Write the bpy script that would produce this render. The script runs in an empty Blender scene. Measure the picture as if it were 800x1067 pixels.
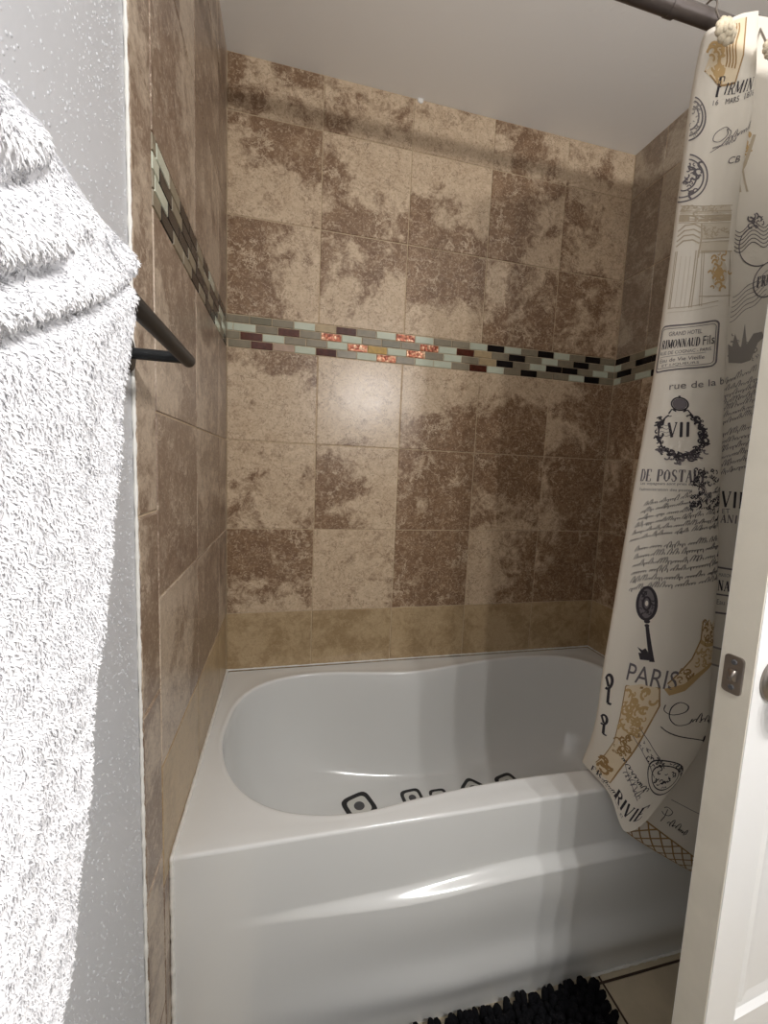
import bpy, bmesh, math, random
import numpy as np
from mathutils import Vector, Matrix, noise

random.seed(7)
rng = np.random.default_rng(11)
scn = bpy.context.scene
COL = scn.collection

# ------------------------------------------------------------------ helpers
def tag(o, label=None, cat=None, group=None, kind=None):
    if label: o['label'] = label
    if cat: o['category'] = cat
    if group: o['group'] = group
    if kind: o['kind'] = kind
    return o

def empty(name, loc=(0, 0, 0)):
    o = bpy.data.objects.new(name, None)
    o.empty_display_size = .05
    COL.objects.link(o)
    o.location = loc
    return o

def link(name, me, parent=None, origin=None):
    o = bpy.data.objects.new(name, me)
    COL.objects.link(o)
    if parent:
        o.parent = parent
        o.location = -Vector(parent.location)
    return o

class MB:
    """collects shapes and builds ONE mesh object"""
    def __init__(s):
        s.v = []; s.f = []; s.m = []; s.sm = []
    def add(s, vs, fs, mi=0, smooth=False):
        b = len(s.v)
        s.v.extend([tuple(map(float, q)) for q in vs])
        for f in fs:
            s.f.append(tuple(b + int(i) for i in f)); s.m.append(mi); s.sm.append(smooth)
    def box(s, a, b, mi=0):
        x0, y0, z0 = a; x1, y1, z1 = b
        vs = [(x0,y0,z0),(x1,y0,z0),(x1,y1,z0),(x0,y1,z0),(x0,y0,z1),(x1,y0,z1),(x1,y1,z1),(x0,y1,z1)]
        s.add(vs, [(0,3,2,1),(4,5,6,7),(0,1,5,4),(1,2,6,5),(2,3,7,6),(3,0,4,7)], mi)
    def tube(s, pts, r, n=16, mi=0, caps=True):
        pts = [np.array(q, float) for q in pts]
        rr = r if hasattr(r, '__len__') else [r]*len(pts)
        rings = []
        up = None
        for i, q in enumerate(pts):
            d = pts[min(i+1, len(pts)-1)] - pts[max(i-1, 0)]
            d = d/np.linalg.norm(d)
            if up is None:
                up = np.cross(d, [0, 0, 1.0])
                if np.linalg.norm(up) < .1: up = np.cross(d, [0, 1.0, 0])
            up = up - d*(up@d); up = up/np.linalg.norm(up)
            w = np.cross(d, up)
            rings.append([q + rr[i]*(math.cos(2*math.pi*k/n)*up + math.sin(2*math.pi*k/n)*w) for k in range(n)])
        vs = [v for R in rings for v in R]
        fs = [(i*n+k, i*n+(k+1) % n, (i+1)*n+(k+1) % n, (i+1)*n+k) for i in range(len(pts)-1) for k in range(n)]
        s.add(vs, fs, mi, True)
        if caps:
            s.add(rings[0], [tuple(range(n))[::-1]], mi); s.add(rings[-1], [tuple(range(n))], mi)
    def lathe(s, prof, c, axis, n=32, mi=0):
        axis = np.array(axis, float); axis /= np.linalg.norm(axis)
        a = np.cross(axis, [0, 0, 1.0])
        if np.linalg.norm(a) < .1: a = np.cross(axis, [0, 1.0, 0])
        a /= np.linalg.norm(a); b = np.cross(axis, a)
        vs = []
        for (r, h) in prof:
            for k in range(n):
                t = 2*math.pi*k/n
                vs.append(np.array(c) + axis*h + r*(math.cos(t)*a + math.sin(t)*b))
        fs = [(i*n+k, i*n+(k+1) % n, (i+1)*n+(k+1) % n, (i+1)*n+k) for i in range(len(prof)-1) for k in range(n)]
        s.add(vs, fs, mi, True)
    def grid(s, P, mi=0, smooth=True, flip=False, wrap=False):
        P = np.asarray(P); a, b = P.shape[:2]
        fs = []
        bb = b if wrap else b-1
        for i in range(a-1):
            for j in range(bb):
                j2 = (j+1) % b
                q = (i*b+j, i*b+j2, (i+1)*b+j2, (i+1)*b+j)
                fs.append(q[::-1] if flip else q)
        s.add(P.reshape(-1, 3), fs, mi, smooth)
    def build(s, name, mats, parent=None, weld=False, normals=False):
        me = bpy.data.meshes.new(name)
        me.from_pydata(s.v, [], s.f)
        for m in (mats if isinstance(mats, (list, tuple)) else [mats]): me.materials.append(m)
        me.polygons.foreach_set('material_index', s.m)
        me.polygons.foreach_set('use_smooth', s.sm)
        me.update()
        if weld or normals:
            bm = bmesh.new(); bm.from_mesh(me)
            if weld: bmesh.ops.remove_doubles(bm, verts=bm.verts, dist=1e-5)
            if normals: bmesh.ops.recalc_face_normals(bm, faces=bm.faces)
            bm.to_mesh(me); bm.free()
        return link(name, me, parent)

def sstep(a, b, x):
    t = np.clip((x-a)/(b-a), 0, 1); return t*t*(3-2*t)

# ------------------------------------------------------------------ materials
def srgb(r, g, b):
    f = lambda c: (c/255/12.92) if c/255 <= .04045 else ((c/255+.055)/1.055)**2.4
    return (f(r), f(g), f(b), 1)

class NT:
    def __init__(s, name):
        s.m = bpy.data.materials.new(name); s.m.use_nodes = True
        s.t = s.m.node_tree; s.n = s.t.nodes; s.l = s.t.links
        s.b = s.n['Principled BSDF']
    def node(s, t, **k):
        n = s.n.new(t)
        for a, v in k.items(): setattr(n, a, v)
        return n
    def con(s, a, b): s.l.new(a, b)
    def val(s, sock, v):
        if hasattr(v, 'is_linked') or isinstance(v, bpy.types.NodeSocket): s.con(v, sock)
        else: sock.default_value = v
    def math(s, op, a, b=None, c=None, clamp=False):
        n = s.node('ShaderNodeMath', operation=op); n.use_clamp = clamp
        s.val(n.inputs[0], a)
        if b is not None: s.val(n.inputs[1], b)
        if c is not None: s.val(n.inputs[2], c)
        return n.outputs[0]
    def mix(s, f, a, b, mode='MIX'):
        n = s.node('ShaderNodeMix', data_type='RGBA', blend_type=mode)
        s.val(n.inputs[0], f); s.val(n.inputs[6], a); s.val(n.inputs[7], b)
        return n.outputs[2]
    def noise(s, vec, scale, detail=4, rough=.6, dist=0):
        n = s.node('ShaderNodeTexNoise'); n.inputs['Scale'].default_value = scale
        n.inputs['Detail'].default_value = detail; n.inputs['Roughness'].default_value = rough
        n.inputs['Distortion'].default_value = dist
        if vec is not None: s.con(vec, n.inputs['Vector'])
        return n
    def ramp(s, fac, stops):
        n = s.node('ShaderNodeMapRange', interpolation_type='SMOOTHSTEP')
        s.val(n.inputs[0], fac); n.inputs[1].default_value = stops[0]; n.inputs[2].default_value = stops[1]
        n.inputs[3].default_value = stops[2]; n.inputs[4].default_value = stops[3]
        return n.outputs[0]
    def bump(s, h, strength, dist):
        n = s.node('ShaderNodeBump'); n.inputs['Strength'].default_value = strength
        n.inputs['Distance'].default_value = dist; s.con(h, n.inputs['Height'])
        s.con(n.outputs[0], s.b.inputs['Normal'])

def plain(name, col, rough=.5, metal=0, spec=.5, coat=0, nscale=0, namt=.04):
    t = NT(name)
    t.b.inputs['Base Color'].default_value = col
    t.b.inputs['Roughness'].default_value = rough
    t.b.inputs['Metallic'].default_value = metal
    t.b.inputs['Specular IOR Level'].default_value = spec
    t.b.inputs['Coat Weight'].default_value = coat
    t.b.inputs['Coat Roughness'].default_value = .05
    if nscale:
        tc = t.node('ShaderNodeTexCoord')
        n = t.noise(tc.outputs['Object'], nscale, 5)
        dark = tuple(c*(1-namt*4) for c in col[:3]) + (1,)
        t.con(t.mix(t.ramp(n.outputs[0], (.3, .7, 0, 1)), dark, col), t.b.inputs['Base Color'])
    return t.m

def tile_material(name, dark, mid, light, rough=.22, streak=1.0):
    t = NT(name)
    at = t.node('ShaderNodeAttribute', attribute_name='tloc')
    pr = t.node('ShaderNodeAttribute', attribute_name='tprm')
    sx = t.node('ShaderNodeSeparateXYZ'); t.con(at.outputs['Vector'], sx.inputs[0])
    px = t.node('ShaderNodeSeparateXYZ'); t.con(pr.outputs['Vector'], px.inputs[0])
    u, v, seed = sx.outputs[0], sx.outputs[1], sx.outputs[2]
    base, gx, gz = px.outputs[0], px.outputs[1], px.outputs[2]
    cv = t.node('ShaderNodeCombineXYZ')
    t.con(t.math('MULTIPLY', u, streak), cv.inputs[0]); t.con(v, cv.inputs[1]); t.con(t.math('MULTIPLY', seed, 13.7), cv.inputs[2])
    V = cv.outputs[0]
    nb = t.noise(V, 1.9, 6, .62, .5).outputs[0]
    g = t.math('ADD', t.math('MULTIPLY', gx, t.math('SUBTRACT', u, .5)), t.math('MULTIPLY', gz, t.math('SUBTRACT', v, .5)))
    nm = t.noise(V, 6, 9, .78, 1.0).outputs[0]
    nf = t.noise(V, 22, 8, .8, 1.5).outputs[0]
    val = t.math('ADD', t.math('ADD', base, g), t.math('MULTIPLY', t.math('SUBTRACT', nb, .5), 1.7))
    val = t.math('ADD', val, t.math('MULTIPLY', t.math('SUBTRACT', nm, .5), .8))
    m1 = t.ramp(val, (.32, .60, .06, .94))
    mid_f = t.ramp(nm, (.38, .66, 0, 1))
    cd = t.mix(t.math('MULTIPLY', mid_f, .55), dark, mid)
    cl = t.mix(t.math('MULTIPLY', mid_f, .6), mid, light)
    cl = t.mix(.45, cl, light)
    c = t.mix(m1, cd, cl)
    c = t.mix(t.ramp(nf, (.50, .62, 0, .55)), c, light)
    c = t.mix(t.ramp(nf, (.37, .49, .6, 0)), c, dark)
    # light veins, thin dark cracks
    wv = t.node('ShaderNodeVectorMath', operation='ADD')
    dn = t.noise(V, 4.5, 5, .7)
    dm = t.node('ShaderNodeVectorMath', operation='SCALE'); t.con(dn.outputs['Color'], dm.inputs[0]); dm.inputs['Scale'].default_value = .55
    t.con(V, wv.inputs[0]); t.con(dm.outputs[0], wv.inputs[1])
    vo = t.node('ShaderNodeTexVoronoi', feature='DISTANCE_TO_EDGE'); vo.inputs['Scale'].default_value = 3.4
    t.con(wv.outputs[0], vo.inputs['Vector'])
    gate = t.ramp(t.noise(V, 2.6, 2).outputs[0], (.48, .60, 0, 1))
    vein = t.math('MULTIPLY', t.ramp(vo.outputs['Distance'], (.0, .05, 1, 0)), t.math('MULTIPLY', gate, t.math('SUBTRACT', 1, m1, clamp=True)))
    c = t.mix(t.math('MULTIPLY', vein, .75), c, light)
    vo2 = t.node('ShaderNodeTexVoronoi', feature='DISTANCE_TO_EDGE'); vo2.inputs['Scale'].default_value = 1.9
    t.con(wv.outputs[0], vo2.inputs['Vector'])
    gate2 = t.ramp(t.noise(V, 3.1, 2).outputs[0], (.50, .60, 1, 0))
    crack = t.math('MULTIPLY', t.ramp(vo2.outputs['Distance'], (.0, .018, 1, 0)), t.math('MULTIPLY', gate2, m1))
    c = t.mix(t.math('MULTIPLY', crack, .7), c, dark)
    t.con(c, t.b.inputs['Base Color'])
    t.con(t.math('ADD', rough, t.math('MULTIPLY', nm, .16)), t.b.inputs['Roughness'])
    t.bump(t.noise(V, 9, 5, .6).outputs[0], .12, .004)
    return t.m

M = {}
DK, MD, LT = srgb(112, 83, 60), srgb(166, 136, 105), srgb(222, 203, 176)
M['tile'] = tile_material('travertine_tile', DK, MD, LT)
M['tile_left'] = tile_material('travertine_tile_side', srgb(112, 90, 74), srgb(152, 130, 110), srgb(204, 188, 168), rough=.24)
M['tile_haze'] = tile_material('travertine_tile_painted_haze', srgb(128, 110, 94), srgb(156, 140, 122), srgb(190, 176, 156))  # greyed stone tones, with a hazy glare painted into the colour
M['tile_tan'] = tile_material('travertine_tan_strip', srgb(150, 126, 92), srgb(172, 147, 112), srgb(190, 168, 134))
M['grout'] = plain('grout', srgb(196, 176, 148), .9, nscale=60, namt=.03)
M['caulk'] = plain('white_caulk', srgb(232, 230, 224), .45, nscale=90, namt=.02)
M['g_grey'] = plain('mosaic_grey_stone', srgb(138, 128, 108), .35, nscale=40, namt=.05)
M['g_olive'] = plain('mosaic_olive_stone', srgb(118, 112, 92), .35, nscale=40, namt=.05)
M['g_tan'] = plain('mosaic_tan_stone', srgb(180, 158, 122), .35, nscale=50, namt=.05)
M['g_pink'] = plain('mosaic_beige_stone', srgb(176, 150, 130), .35, nscale=50, namt=.05)
M['g_mint'] = plain('mosaic_mint_glass', srgb(196, 202, 184), .12, coat=.3, nscale=30, namt=.02)
M['g_black'] = plain('mosaic_black_glass', srgb(24, 20, 20), .18, spec=.2)
M['g_brown'] = plain('mosaic_brown_glass', srgb(84, 40, 30), .16, coat=.1, nscale=60, namt=.1)
M['g_red'] = plain('mosaic_wine_glass', srgb(98, 54, 42), .16, coat=.1, nscale=60, namt=.1)
M['g_gold'] = plain('mosaic_gold_glass', srgb(196, 160, 84), .15, coat=.6, nscale=60, namt=.08)
def glitter():
    t = NT('mosaic_foil_glass')
    tc = t.node('ShaderNodeTexCoord')
    vo = t.node('ShaderNodeTexVoronoi'); vo.inputs['Scale'].default_value = 110
    t.con(tc.outputs['Object'], vo.inputs['Vector'])
    r = t.node('ShaderNodeValToRGB')
    r.color_ramp.elements[0].position = 0; r.color_ramp.elements[0].color = srgb(120, 50, 34)
    r.color_ramp.elements[1].position = 1; r.color_ramp.elements[1].color = srgb(230, 194, 160)
    e = r.color_ramp.elements.new(.55); e.color = srgb(168, 92, 56)
    t.con(vo.outputs['Color'], r.inputs[0])
    t.con(r.outputs[0], t.b.inputs['Base Color'])
    t.b.inputs['Metallic'].default_value = .35; t.b.inputs['Roughness'].default_value = .35
    t.b.inputs['Coat Weight'].default_value = .7; t.b.inputs['Coat Roughness'].default_value = .04
    t.bump(vo.outputs['Distance'], .8, .002)
    return t.m
M['g_foil'] = glitter()

def drywall(name, col, strength, scale, rough=.55, specks=True):
    t = NT(name)
    t.b.inputs['Base Color'].default_value = col
    t.b.inputs['Roughness'].default_value = rough
    tc = t.node('ShaderNodeTexCoord')
    mp = t.node('ShaderNodeMapping'); mp.inputs['Scale'].default_value = (1, 1, .62)
    t.con(tc.outputs['Object'], mp.inputs['Vector'])
    V = mp.outputs[0]
    dz = t.noise(V, scale*1.3, 2)
    wv = t.node('ShaderNodeVectorMath', operation='SCALE'); t.con(dz.outputs['Color'], wv.inputs[0]); wv.inputs['Scale'].default_value = .6/scale
    av = t.node('ShaderNodeVectorMath', operation='ADD'); t.con(V, av.inputs[0]); t.con(wv.outputs[0], av.inputs[1])
    vo = t.node('ShaderNodeTexVoronoi'); vo.inputs['Scale'].default_value = scale; t.con(av.outputs[0], vo.inputs['Vector'])
    sc = t.node('ShaderNodeSeparateColor'); t.con(vo.outputs['Color'], sc.inputs[0])
    rad = t.math('MULTIPLY', t.ramp(sc.outputs[0], (.45, .95, 0, 1)), .40)
    blob = t.math('MULTIPLY', t.math('SUBTRACT', rad, vo.outputs['Distance'], clamp=True), 3.0)
    n2 = t.noise(V, scale*.30, 3).outputs[0]
    h = t.math('ADD', blob, t.math('MULTIPLY', n2, .5))
    t.bump(h, strength, .0016)
    return t.m
M['paint'] = drywall('orange_peel_wall_paint', srgb(198, 199, 202), .5, 190, .35)
M['low_bounce'] = plain('low_bounce_wall', srgb(120, 116, 112), .8)  # for the unseen front wall, coloured dark to cut bounced light
M['ceil'] = drywall('ceiling_paint', srgb(240, 237, 232), .25, 30, .6)

def acrylic(name, col):
    t = NT(name)
    t.b.inputs['Base Color'].default_value = col
    t.b.inputs['Roughness'].default_value = .16
    t.b.inputs['Coat Weight'].default_value = .5; t.b.inputs['Coat Roughness'].default_value = .08
    tc = t.node('ShaderNodeTexCoord')
    n = t.noise(tc.outputs['Object'], 3.0, 3)
    c2 = tuple(c*.95 for c in col[:3]) + (1,)
    t.con(t.mix(n.outputs[0], c2, col), t.b.inputs['Base Color'])
    n2 = t.noise(tc.outputs['Object'], 38, 2)
    t.bump(n2.outputs[0], .03, .002)
    return t.m
M['tub'] = acrylic('tub_acrylic', srgb(231, 232, 230))

def cloth(name, col, trans=.0, wscale=900, rough=.9):
    t = NT(name)
    t.b.inputs['Base Color'].default_value = col
    t.b.inputs['Roughness'].default_value = rough
    t.b.inputs['Specular IOR Level'].default_value = .15
    tc = t.node('ShaderNodeTexCoord')
    n = t.noise(tc.outputs['Object'], wscale, 2)
    t.bump(n.outputs[0], .25, .0006)
    return t.m
M['curtain'] = cloth('curtain_cloth', srgb(224, 217, 204))
M['ink'] = plain('print_black', srgb(66, 62, 66), .85, spec=.1)
M['inkgrey'] = plain('print_grey', srgb(112, 106, 108), .85, spec=.1)
M['inklight'] = plain('print_soft_grey', srgb(150, 144, 138), .85, spec=.1)
M['inktaupe'] = plain('print_taupe', srgb(186, 172, 150), .85, spec=.1)
M['inkbeige'] = plain('print_pale_beige', srgb(206, 196, 178), .85, spec=.1)
M['inkgold'] = plain('print_gold', srgb(192, 162, 116), .85, spec=.1)
M['inktan'] = plain('print_tan', srgb(222, 205, 176), .85, spec=.1)
M['inkdgold'] = plain('print_brown_gold', srgb(158, 128, 88), .85, spec=.1)
M['black_metal'] = plain('black_powder_coat', srgb(26, 28, 30), .42, metal=.2)
M['rod'] = plain('brushed_steel_rod', srgb(112, 104, 100), .34, metal=.75)
M['resin'] = plain('ivory_resin', srgb(232, 218, 190), .5, nscale=120, namt=.07)
M['nickel'] = plain('satin_nickel', srgb(150, 142, 134), .33, metal=.9, nscale=25, namt=.04)
M['door'] = plain('door_paint', srgb(246, 246, 244), .35)
M['dooredge'] = plain('door_edge_paint', srgb(226, 220, 205), .45, nscale=14, namt=.015)
M['towel'] = plain('white_terry', srgb(243, 243, 245), 1.0, spec=.05)
M['mat'] = plain('black_chenille', srgb(14, 14, 17), .95, spec=.15)
M['floor'] = plain('beige_floor_tile', srgb(196, 182, 156), .4, nscale=12, namt=.04)
M['dgrout'] = plain('dark_grout', srgb(62, 46, 36), .9)
M['st_black'] = plain('sticker_black', srgb(38, 38, 40), .6)
M['st_white'] = plain('sticker_white', srgb(214, 214, 208), .6)
M['st_grey'] = plain('sticker_grey', srgb(84, 84, 86), .6)

# ------------------------------------------------------------------ dimensions
L = 1.5228; TF = -.7326; DECK = .510; CEIL = 2.5374
Z0 = .724; T = .308; W0 = .3014
BAND0 = Z0 + 3*T; BAND1 = BAND0 + .1057

# ------------------------------------------------------------------ tiled walls
class Wall:
    """tiles standing on one wall plane: a = along, z = up"""
    def __init__(s, place):
        s.place = place; s.v = []; s.f = []; s.m = []; s.loc = []; s.prm = []
    def quad(s, pts, mi, uv, prm):
        b = len(s.v); s.v += [s.place(*q) for q in pts]
        s.f.append(tuple(range(b, b+len(pts)))); s.m.append(mi); s.loc += uv; s.prm += [prm]*len(pts)
    def tile(s, a0, a1, z0, z1, mi, prm=(.5, 0, 0), gap=.0013, h=.0022, bev=.0016, seed=None, scale=T):
        if seed is None: seed = random.random()*8
        a0 += gap; a1 -= gap; z0 += gap; z1 -= gap
        o = [(a0, 0, z0), (a1, 0, z0), (a1, 0, z1), (a0, 0, z1)]
        c = [(a0+bev, h, z0+bev), (a1-bev, h, z0+bev), (a1-bev, h, z1-bev), (a0+bev, h, z1-bev)]
        U = lambda q: ((q[0]-a0)/scale, (q[2]-z0)/scale, seed)
        s.quad(c, mi, [U(q) for q in c], prm)
        for k in range(4):
            q = [o[k], o[(k+1) % 4], c[(k+1) % 4], c[k]]
            s.quad(q, mi, [U(x) for x in q], prm)
    def back(s, a0, a1, z0, z1, depth, mi):
        P = [(a0, 0, z0), (a1, 0, z0), (a1, 0, z1), (a0, 0, z1)]
        Q = [(a, -depth, z) for a, _, z in P]
        uv = [(0, 0, 0)]*4
        s.quad(P, mi, uv, (0, 0, 0)); s.quad(Q[::-1], mi, uv, (0, 0, 0))
        for k in range(4):
            s.quad([P[(k+1) % 4], P[k], Q[k], Q[(k+1) % 4]], mi, uv, (0, 0, 0))
    def build(s, name, mats, parent=None):
        me = bpy.data.meshes.new(name); me.from_pydata(s.v, [], s.f)
        for m in mats: me.materials.append(m)
        me.polygons.foreach_set('material_index', s.m)
        a = me.attributes.new('tloc', 'FLOAT_VECTOR', 'CORNER'); a.data.foreach_set('vector', np.array(s.loc, dtype=np.float32).ravel())
        a = me.attributes.new('tprm', 'FLOAT_VECTOR', 'CORNER'); a.data.foreach_set('vector', np.array(s.prm, dtype=np.float32).ravel())
        me.update()
        return link(name, me, parent)

ROWS = [(Z0, Z0+T), (Z0+T, Z0+2*T), (Z0+2*T, BAND0), (BAND1, BAND1+T), (BAND1+T, BAND1+2*T), (BAND1+2*T, CEIL)]
COLX = [0, W0, W0+T, W0+2*T, W0+3*T, L]
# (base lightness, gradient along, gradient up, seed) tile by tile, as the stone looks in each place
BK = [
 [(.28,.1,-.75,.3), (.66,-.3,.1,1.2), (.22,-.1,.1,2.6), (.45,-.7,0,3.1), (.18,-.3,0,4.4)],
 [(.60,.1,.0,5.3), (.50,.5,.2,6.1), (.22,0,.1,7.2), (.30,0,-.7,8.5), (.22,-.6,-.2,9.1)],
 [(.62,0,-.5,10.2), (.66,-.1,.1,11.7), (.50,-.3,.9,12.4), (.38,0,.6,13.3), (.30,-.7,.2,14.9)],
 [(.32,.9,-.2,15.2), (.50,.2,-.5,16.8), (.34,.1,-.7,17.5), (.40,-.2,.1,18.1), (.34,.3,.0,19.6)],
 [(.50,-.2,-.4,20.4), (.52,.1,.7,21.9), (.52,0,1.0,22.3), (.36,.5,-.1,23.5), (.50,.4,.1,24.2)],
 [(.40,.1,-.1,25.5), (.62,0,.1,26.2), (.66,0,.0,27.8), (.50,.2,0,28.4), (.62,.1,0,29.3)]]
MOS = {'g': 3, 'o': 4, 't': 5, 'p': 6, 'm': 7, 'K': 8, 'B': 9, 'R': 10, 'Y': 11, 'X': 12}
WM = [M['tile'], M['grout'], M['tile_tan'], M['g_grey'], M['g_olive'], M['g_tan'], M['g_pink'], M['g_mint'], M['g_black'], M['g_brown'], M['g_red'], M['g_gold'], M['g_foil'], M['tile_haze']]
MROW = [('gogmtBgmXmggmKmgKmgKg', 0.0), ('mgRgXmgogXmBtgKgmgKgm', .28), ('gRmggmXYmXgmgtKgmKKgm', -.42), ('gRpmBgmXgmmgBmgKggmKg', .05)]
def mosaic(w, a0, a1, rows, bw=L/21):
    ph = (BAND1-BAND0)/4
    for r, (pat, off) in enumerate(rows):
        z1 = BAND1 - r*ph; z0 = z1 - ph
        n = int((a1-a0)/bw)+3
        for k in range(-1, n):
            x0 = a0 + (k+off)*bw; x1 = x0+bw
            x0 = max(x0, a0); x1 = min(x1, a1)
            if x1-x0 < .006: continue
            w.tile(x0, x1, z0, z1, MOS[pat[k % len(pat)]], gap=.0009, h=.0028, bev=.0012)

# back wall: plane Y=0, faces -Y
wb = Wall(lambda a, h, z: (a, .0022-h, z))
wb.back(-.10, L+.10, 0, CEIL, .1, 1)
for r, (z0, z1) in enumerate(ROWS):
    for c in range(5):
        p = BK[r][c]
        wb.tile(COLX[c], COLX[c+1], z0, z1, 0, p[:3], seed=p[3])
for c in range(5):
    wb.tile(COLX[c], COLX[c+1], DECK-.02, Z0, 2, (.5, 0, 0))
o = wb.build('wall_back', WM); tag(o, kind='structure')
wb2 = Wall(lambda a, h, z: (a, .0022-h, z)); mosaic(wb2, 0, L, MROW)
wb2.build('mosaic_band', WM, o)

# left wall, tiled stretch: plane X=0, faces +X ; a runs along Y
YE = -.768; YB = -.858
wl = Wall(lambda a, h, z: (h-.0022, -a, z))
# (a = -y so that the winding stays outward after the swap below)
def wind(w):
    w.f = [tuple(reversed(f)) for f in w.f]
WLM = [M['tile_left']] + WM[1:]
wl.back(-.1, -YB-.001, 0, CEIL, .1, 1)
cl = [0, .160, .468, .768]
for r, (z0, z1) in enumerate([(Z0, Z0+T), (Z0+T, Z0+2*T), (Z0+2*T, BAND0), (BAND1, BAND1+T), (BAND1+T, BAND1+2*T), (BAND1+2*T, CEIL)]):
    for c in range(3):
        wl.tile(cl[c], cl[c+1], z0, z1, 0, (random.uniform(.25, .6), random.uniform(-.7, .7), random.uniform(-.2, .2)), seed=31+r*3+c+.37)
for c in range(3): wl.tile(cl[c], cl[c+1], DECK-.02, Z0, 2)
zb = -.052
while zb < CEIL:
    z1 = min(zb+T, CEIL)
    wl.tile(.768, -YB, max(zb, 0), z1, 0, (random.uniform(.3, .6), 0, 0), bev=.003)
    zb += T
wl.tile(.7345, .768, 0, DECK-.02, 0, (.4, 0, 0))
wind(wl)
wleft = wl.build('wall_left', WLM); tag(wleft, kind='structure')
wl2 = Wall(lambda a, h, z: (h-.0022, -a, z))
mosaic(wl2, 0, .768, [('KKgmKgKKgmg', .3), ('gmKKggKKgKm', .1), ('mgKgKKgKKmg', .45), ('KgmKKgKggKg', 0)])
wind(wl2); wl2.build('mosaic_band', WLM, wleft)

# right wall
wr = Wall(lambda a, h, z: (L+.0022-h, -a, z))
wr.back(-.1, .86, 0, CEIL, .1, 1)
cr_ = [0, .145, .453, .761, .858]
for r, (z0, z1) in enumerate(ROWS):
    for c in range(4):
        wr.tile(cr_[c], cr_[c+1], z0, z1, 13 if r >= 3 else 0, (random.uniform(.15, .4)+(.12 if r >= 3 else 0), random.uniform(-.4, .4), random.uniform(-.3, .3)), seed=60+r*4+c+.6)  # upper rows: haze painted in by greyer tiles and raised base lightness
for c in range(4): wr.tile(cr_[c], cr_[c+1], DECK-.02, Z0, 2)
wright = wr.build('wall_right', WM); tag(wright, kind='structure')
wr2 = Wall(lambda a, h, z: (L+.0022-h, -a, z))
mosaic(wr2, 0, .858, [('KgmgKgmgg', 0), ('gKKgmgKgm', .45), ('KggKgmgKg', .2), ('gmKggmKgm', .5)])
wr2.build('mosaic_band', WM, wright)

# painted walls of the room in front of the tub
RX = 1.60; FY = -3.30
b = MB(); b.box((-.102, FY-.1, 0), (-.0045, YB-.0005, CEIL))
# orange-peel spatter: small domes of paint standing on the wall
ND = 26000
for k in range(ND):
    yy = -.866-.62*random.random()**1.15; zz = random.uniform(.35, 2.5)
    if noise.noise(Vector((yy*9, zz*9, 2))) < random.uniform(-.75, .35): continue
    r0 = random.choice([.0006, .0007, .0009, .0012, .0016])*random.uniform(.8, 1.15); hz = random.uniform(1, 1.7); h0 = r0*random.uniform(.45, .75)
    ph0 = random.random()*6; vs = []
    for rr_, hh_ in ((1.0, -.1), (.72, .65)):
        for q in range(6):
            a = ph0+q*math.pi/3; vs.append((-.0045+h0*hh_, yy+r0*rr_*math.cos(a), zz+r0*rr_*hz*math.sin(a)))
    vs.append((-.0045+h0, yy, zz))
    b.add(vs, [(q, (q+1) % 6, 6+(q+1) % 6, 6+q) for q in range(6)]+[(6+q, 6+(q+1) % 6, 12) for q in range(6)], 0, True)
o = b.build('wall_left_painted', M['paint']); tag(o, kind='structure')
b = MB(); b.box((RX, FY-.1, 0), (RX+.1, -.86, CEIL)); b.box((L, -.8605, 0), (RX, -.8602-.004, CEIL))
o = b.build('wall_right_painted', M['paint']); tag(o, kind='structure')
b = MB(); b.box((-.0045, FY-.1, 0), (RX, FY, CEIL))
o = b.build('wall_front', M['low_bounce']); tag(o, kind='structure')
b = MB(); b.box((-.102, FY-.1, CEIL), (RX+.1, .1, CEIL+.1))
o = b.build('ceiling', M['ceil']); tag(o, kind='structure')

# floor tiles, dark grout
fl = MB(); fl.box((-.102, FY-.1, -.1), (RX+.1, .1, -.0015), 1)
FT = .33
x = 1.0 - 4*FT
while x < RX:
    y = -.76+FT*3
    while y > FY-.1:
        x0, x1, y0, y1 = x+.0028, x+FT-.0028, y-FT+.0028, y-.0028
        x0 = max(x0, -.1); x1 = min(x1, RX+.1); y0 = max(y0, FY-.1); y1 = min(y1, .1)
        if x1 > x0 and y1 > y0:
            fl.add([(x0,y0,-.0015),(x1,y0,-.0015),(x1,y1,-.0015),(x0,y1,-.0015),(x0+.002,y0+.002,0),(x1-.002,y0+.002,0),(x1-.002,y1-.002,0),(x0+.002,y1-.002,0)],
                   [(4,5,6,7),(0,1,5,4),(1,2,6,5),(2,3,7,6),(3,0,4,7)], 0)
        y -= FT
    x += FT
o = fl.build('floor', [M['floor'], M['dgrout']]); tag(o, kind='structure')

# caulk beads
def bead(name, pts, r, wob=.3, n=60):
    P = []
    pts = [np.array(q, float) for q in pts]
    for i in range(len(pts)-1):
        for k in range(n): P.append(pts[i]+(pts[i+1]-pts[i])*k/n)
    P.append(pts[-1])
    rad = [r*(1+wob*(noise.noise(Vector(q)*55)+.6*noise.noise(Vector(q)*170))) for q in P]
    m = MB(); m.tube(P, rad, 8)
    o = m.build(name, M['caulk']); tag(o, kind='structure'); return o
bead('trim_1', [(-.0022, YB-.0022, 0.005), (-.0022, YB-.0022, CEIL-.004)], .0027, .55, 520)
bead('trim_2', [(.0035, TF-.001, .004), (.0035, TF-.001, DECK+.001), (.0035, -.003, DECK+.004)], .0045, .35, 160)
bead('trim_3', [(.004, -.002, DECK+.004), (L-.002, -.002, DECK+.004), (L-.003, TF, DECK+.002)], .0030, .4, 160)
bead('trim_4', [(.98, TF-.0115, .0015), (L-.02, TF-.0115, .0015)], .003, .9, 80)
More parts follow.
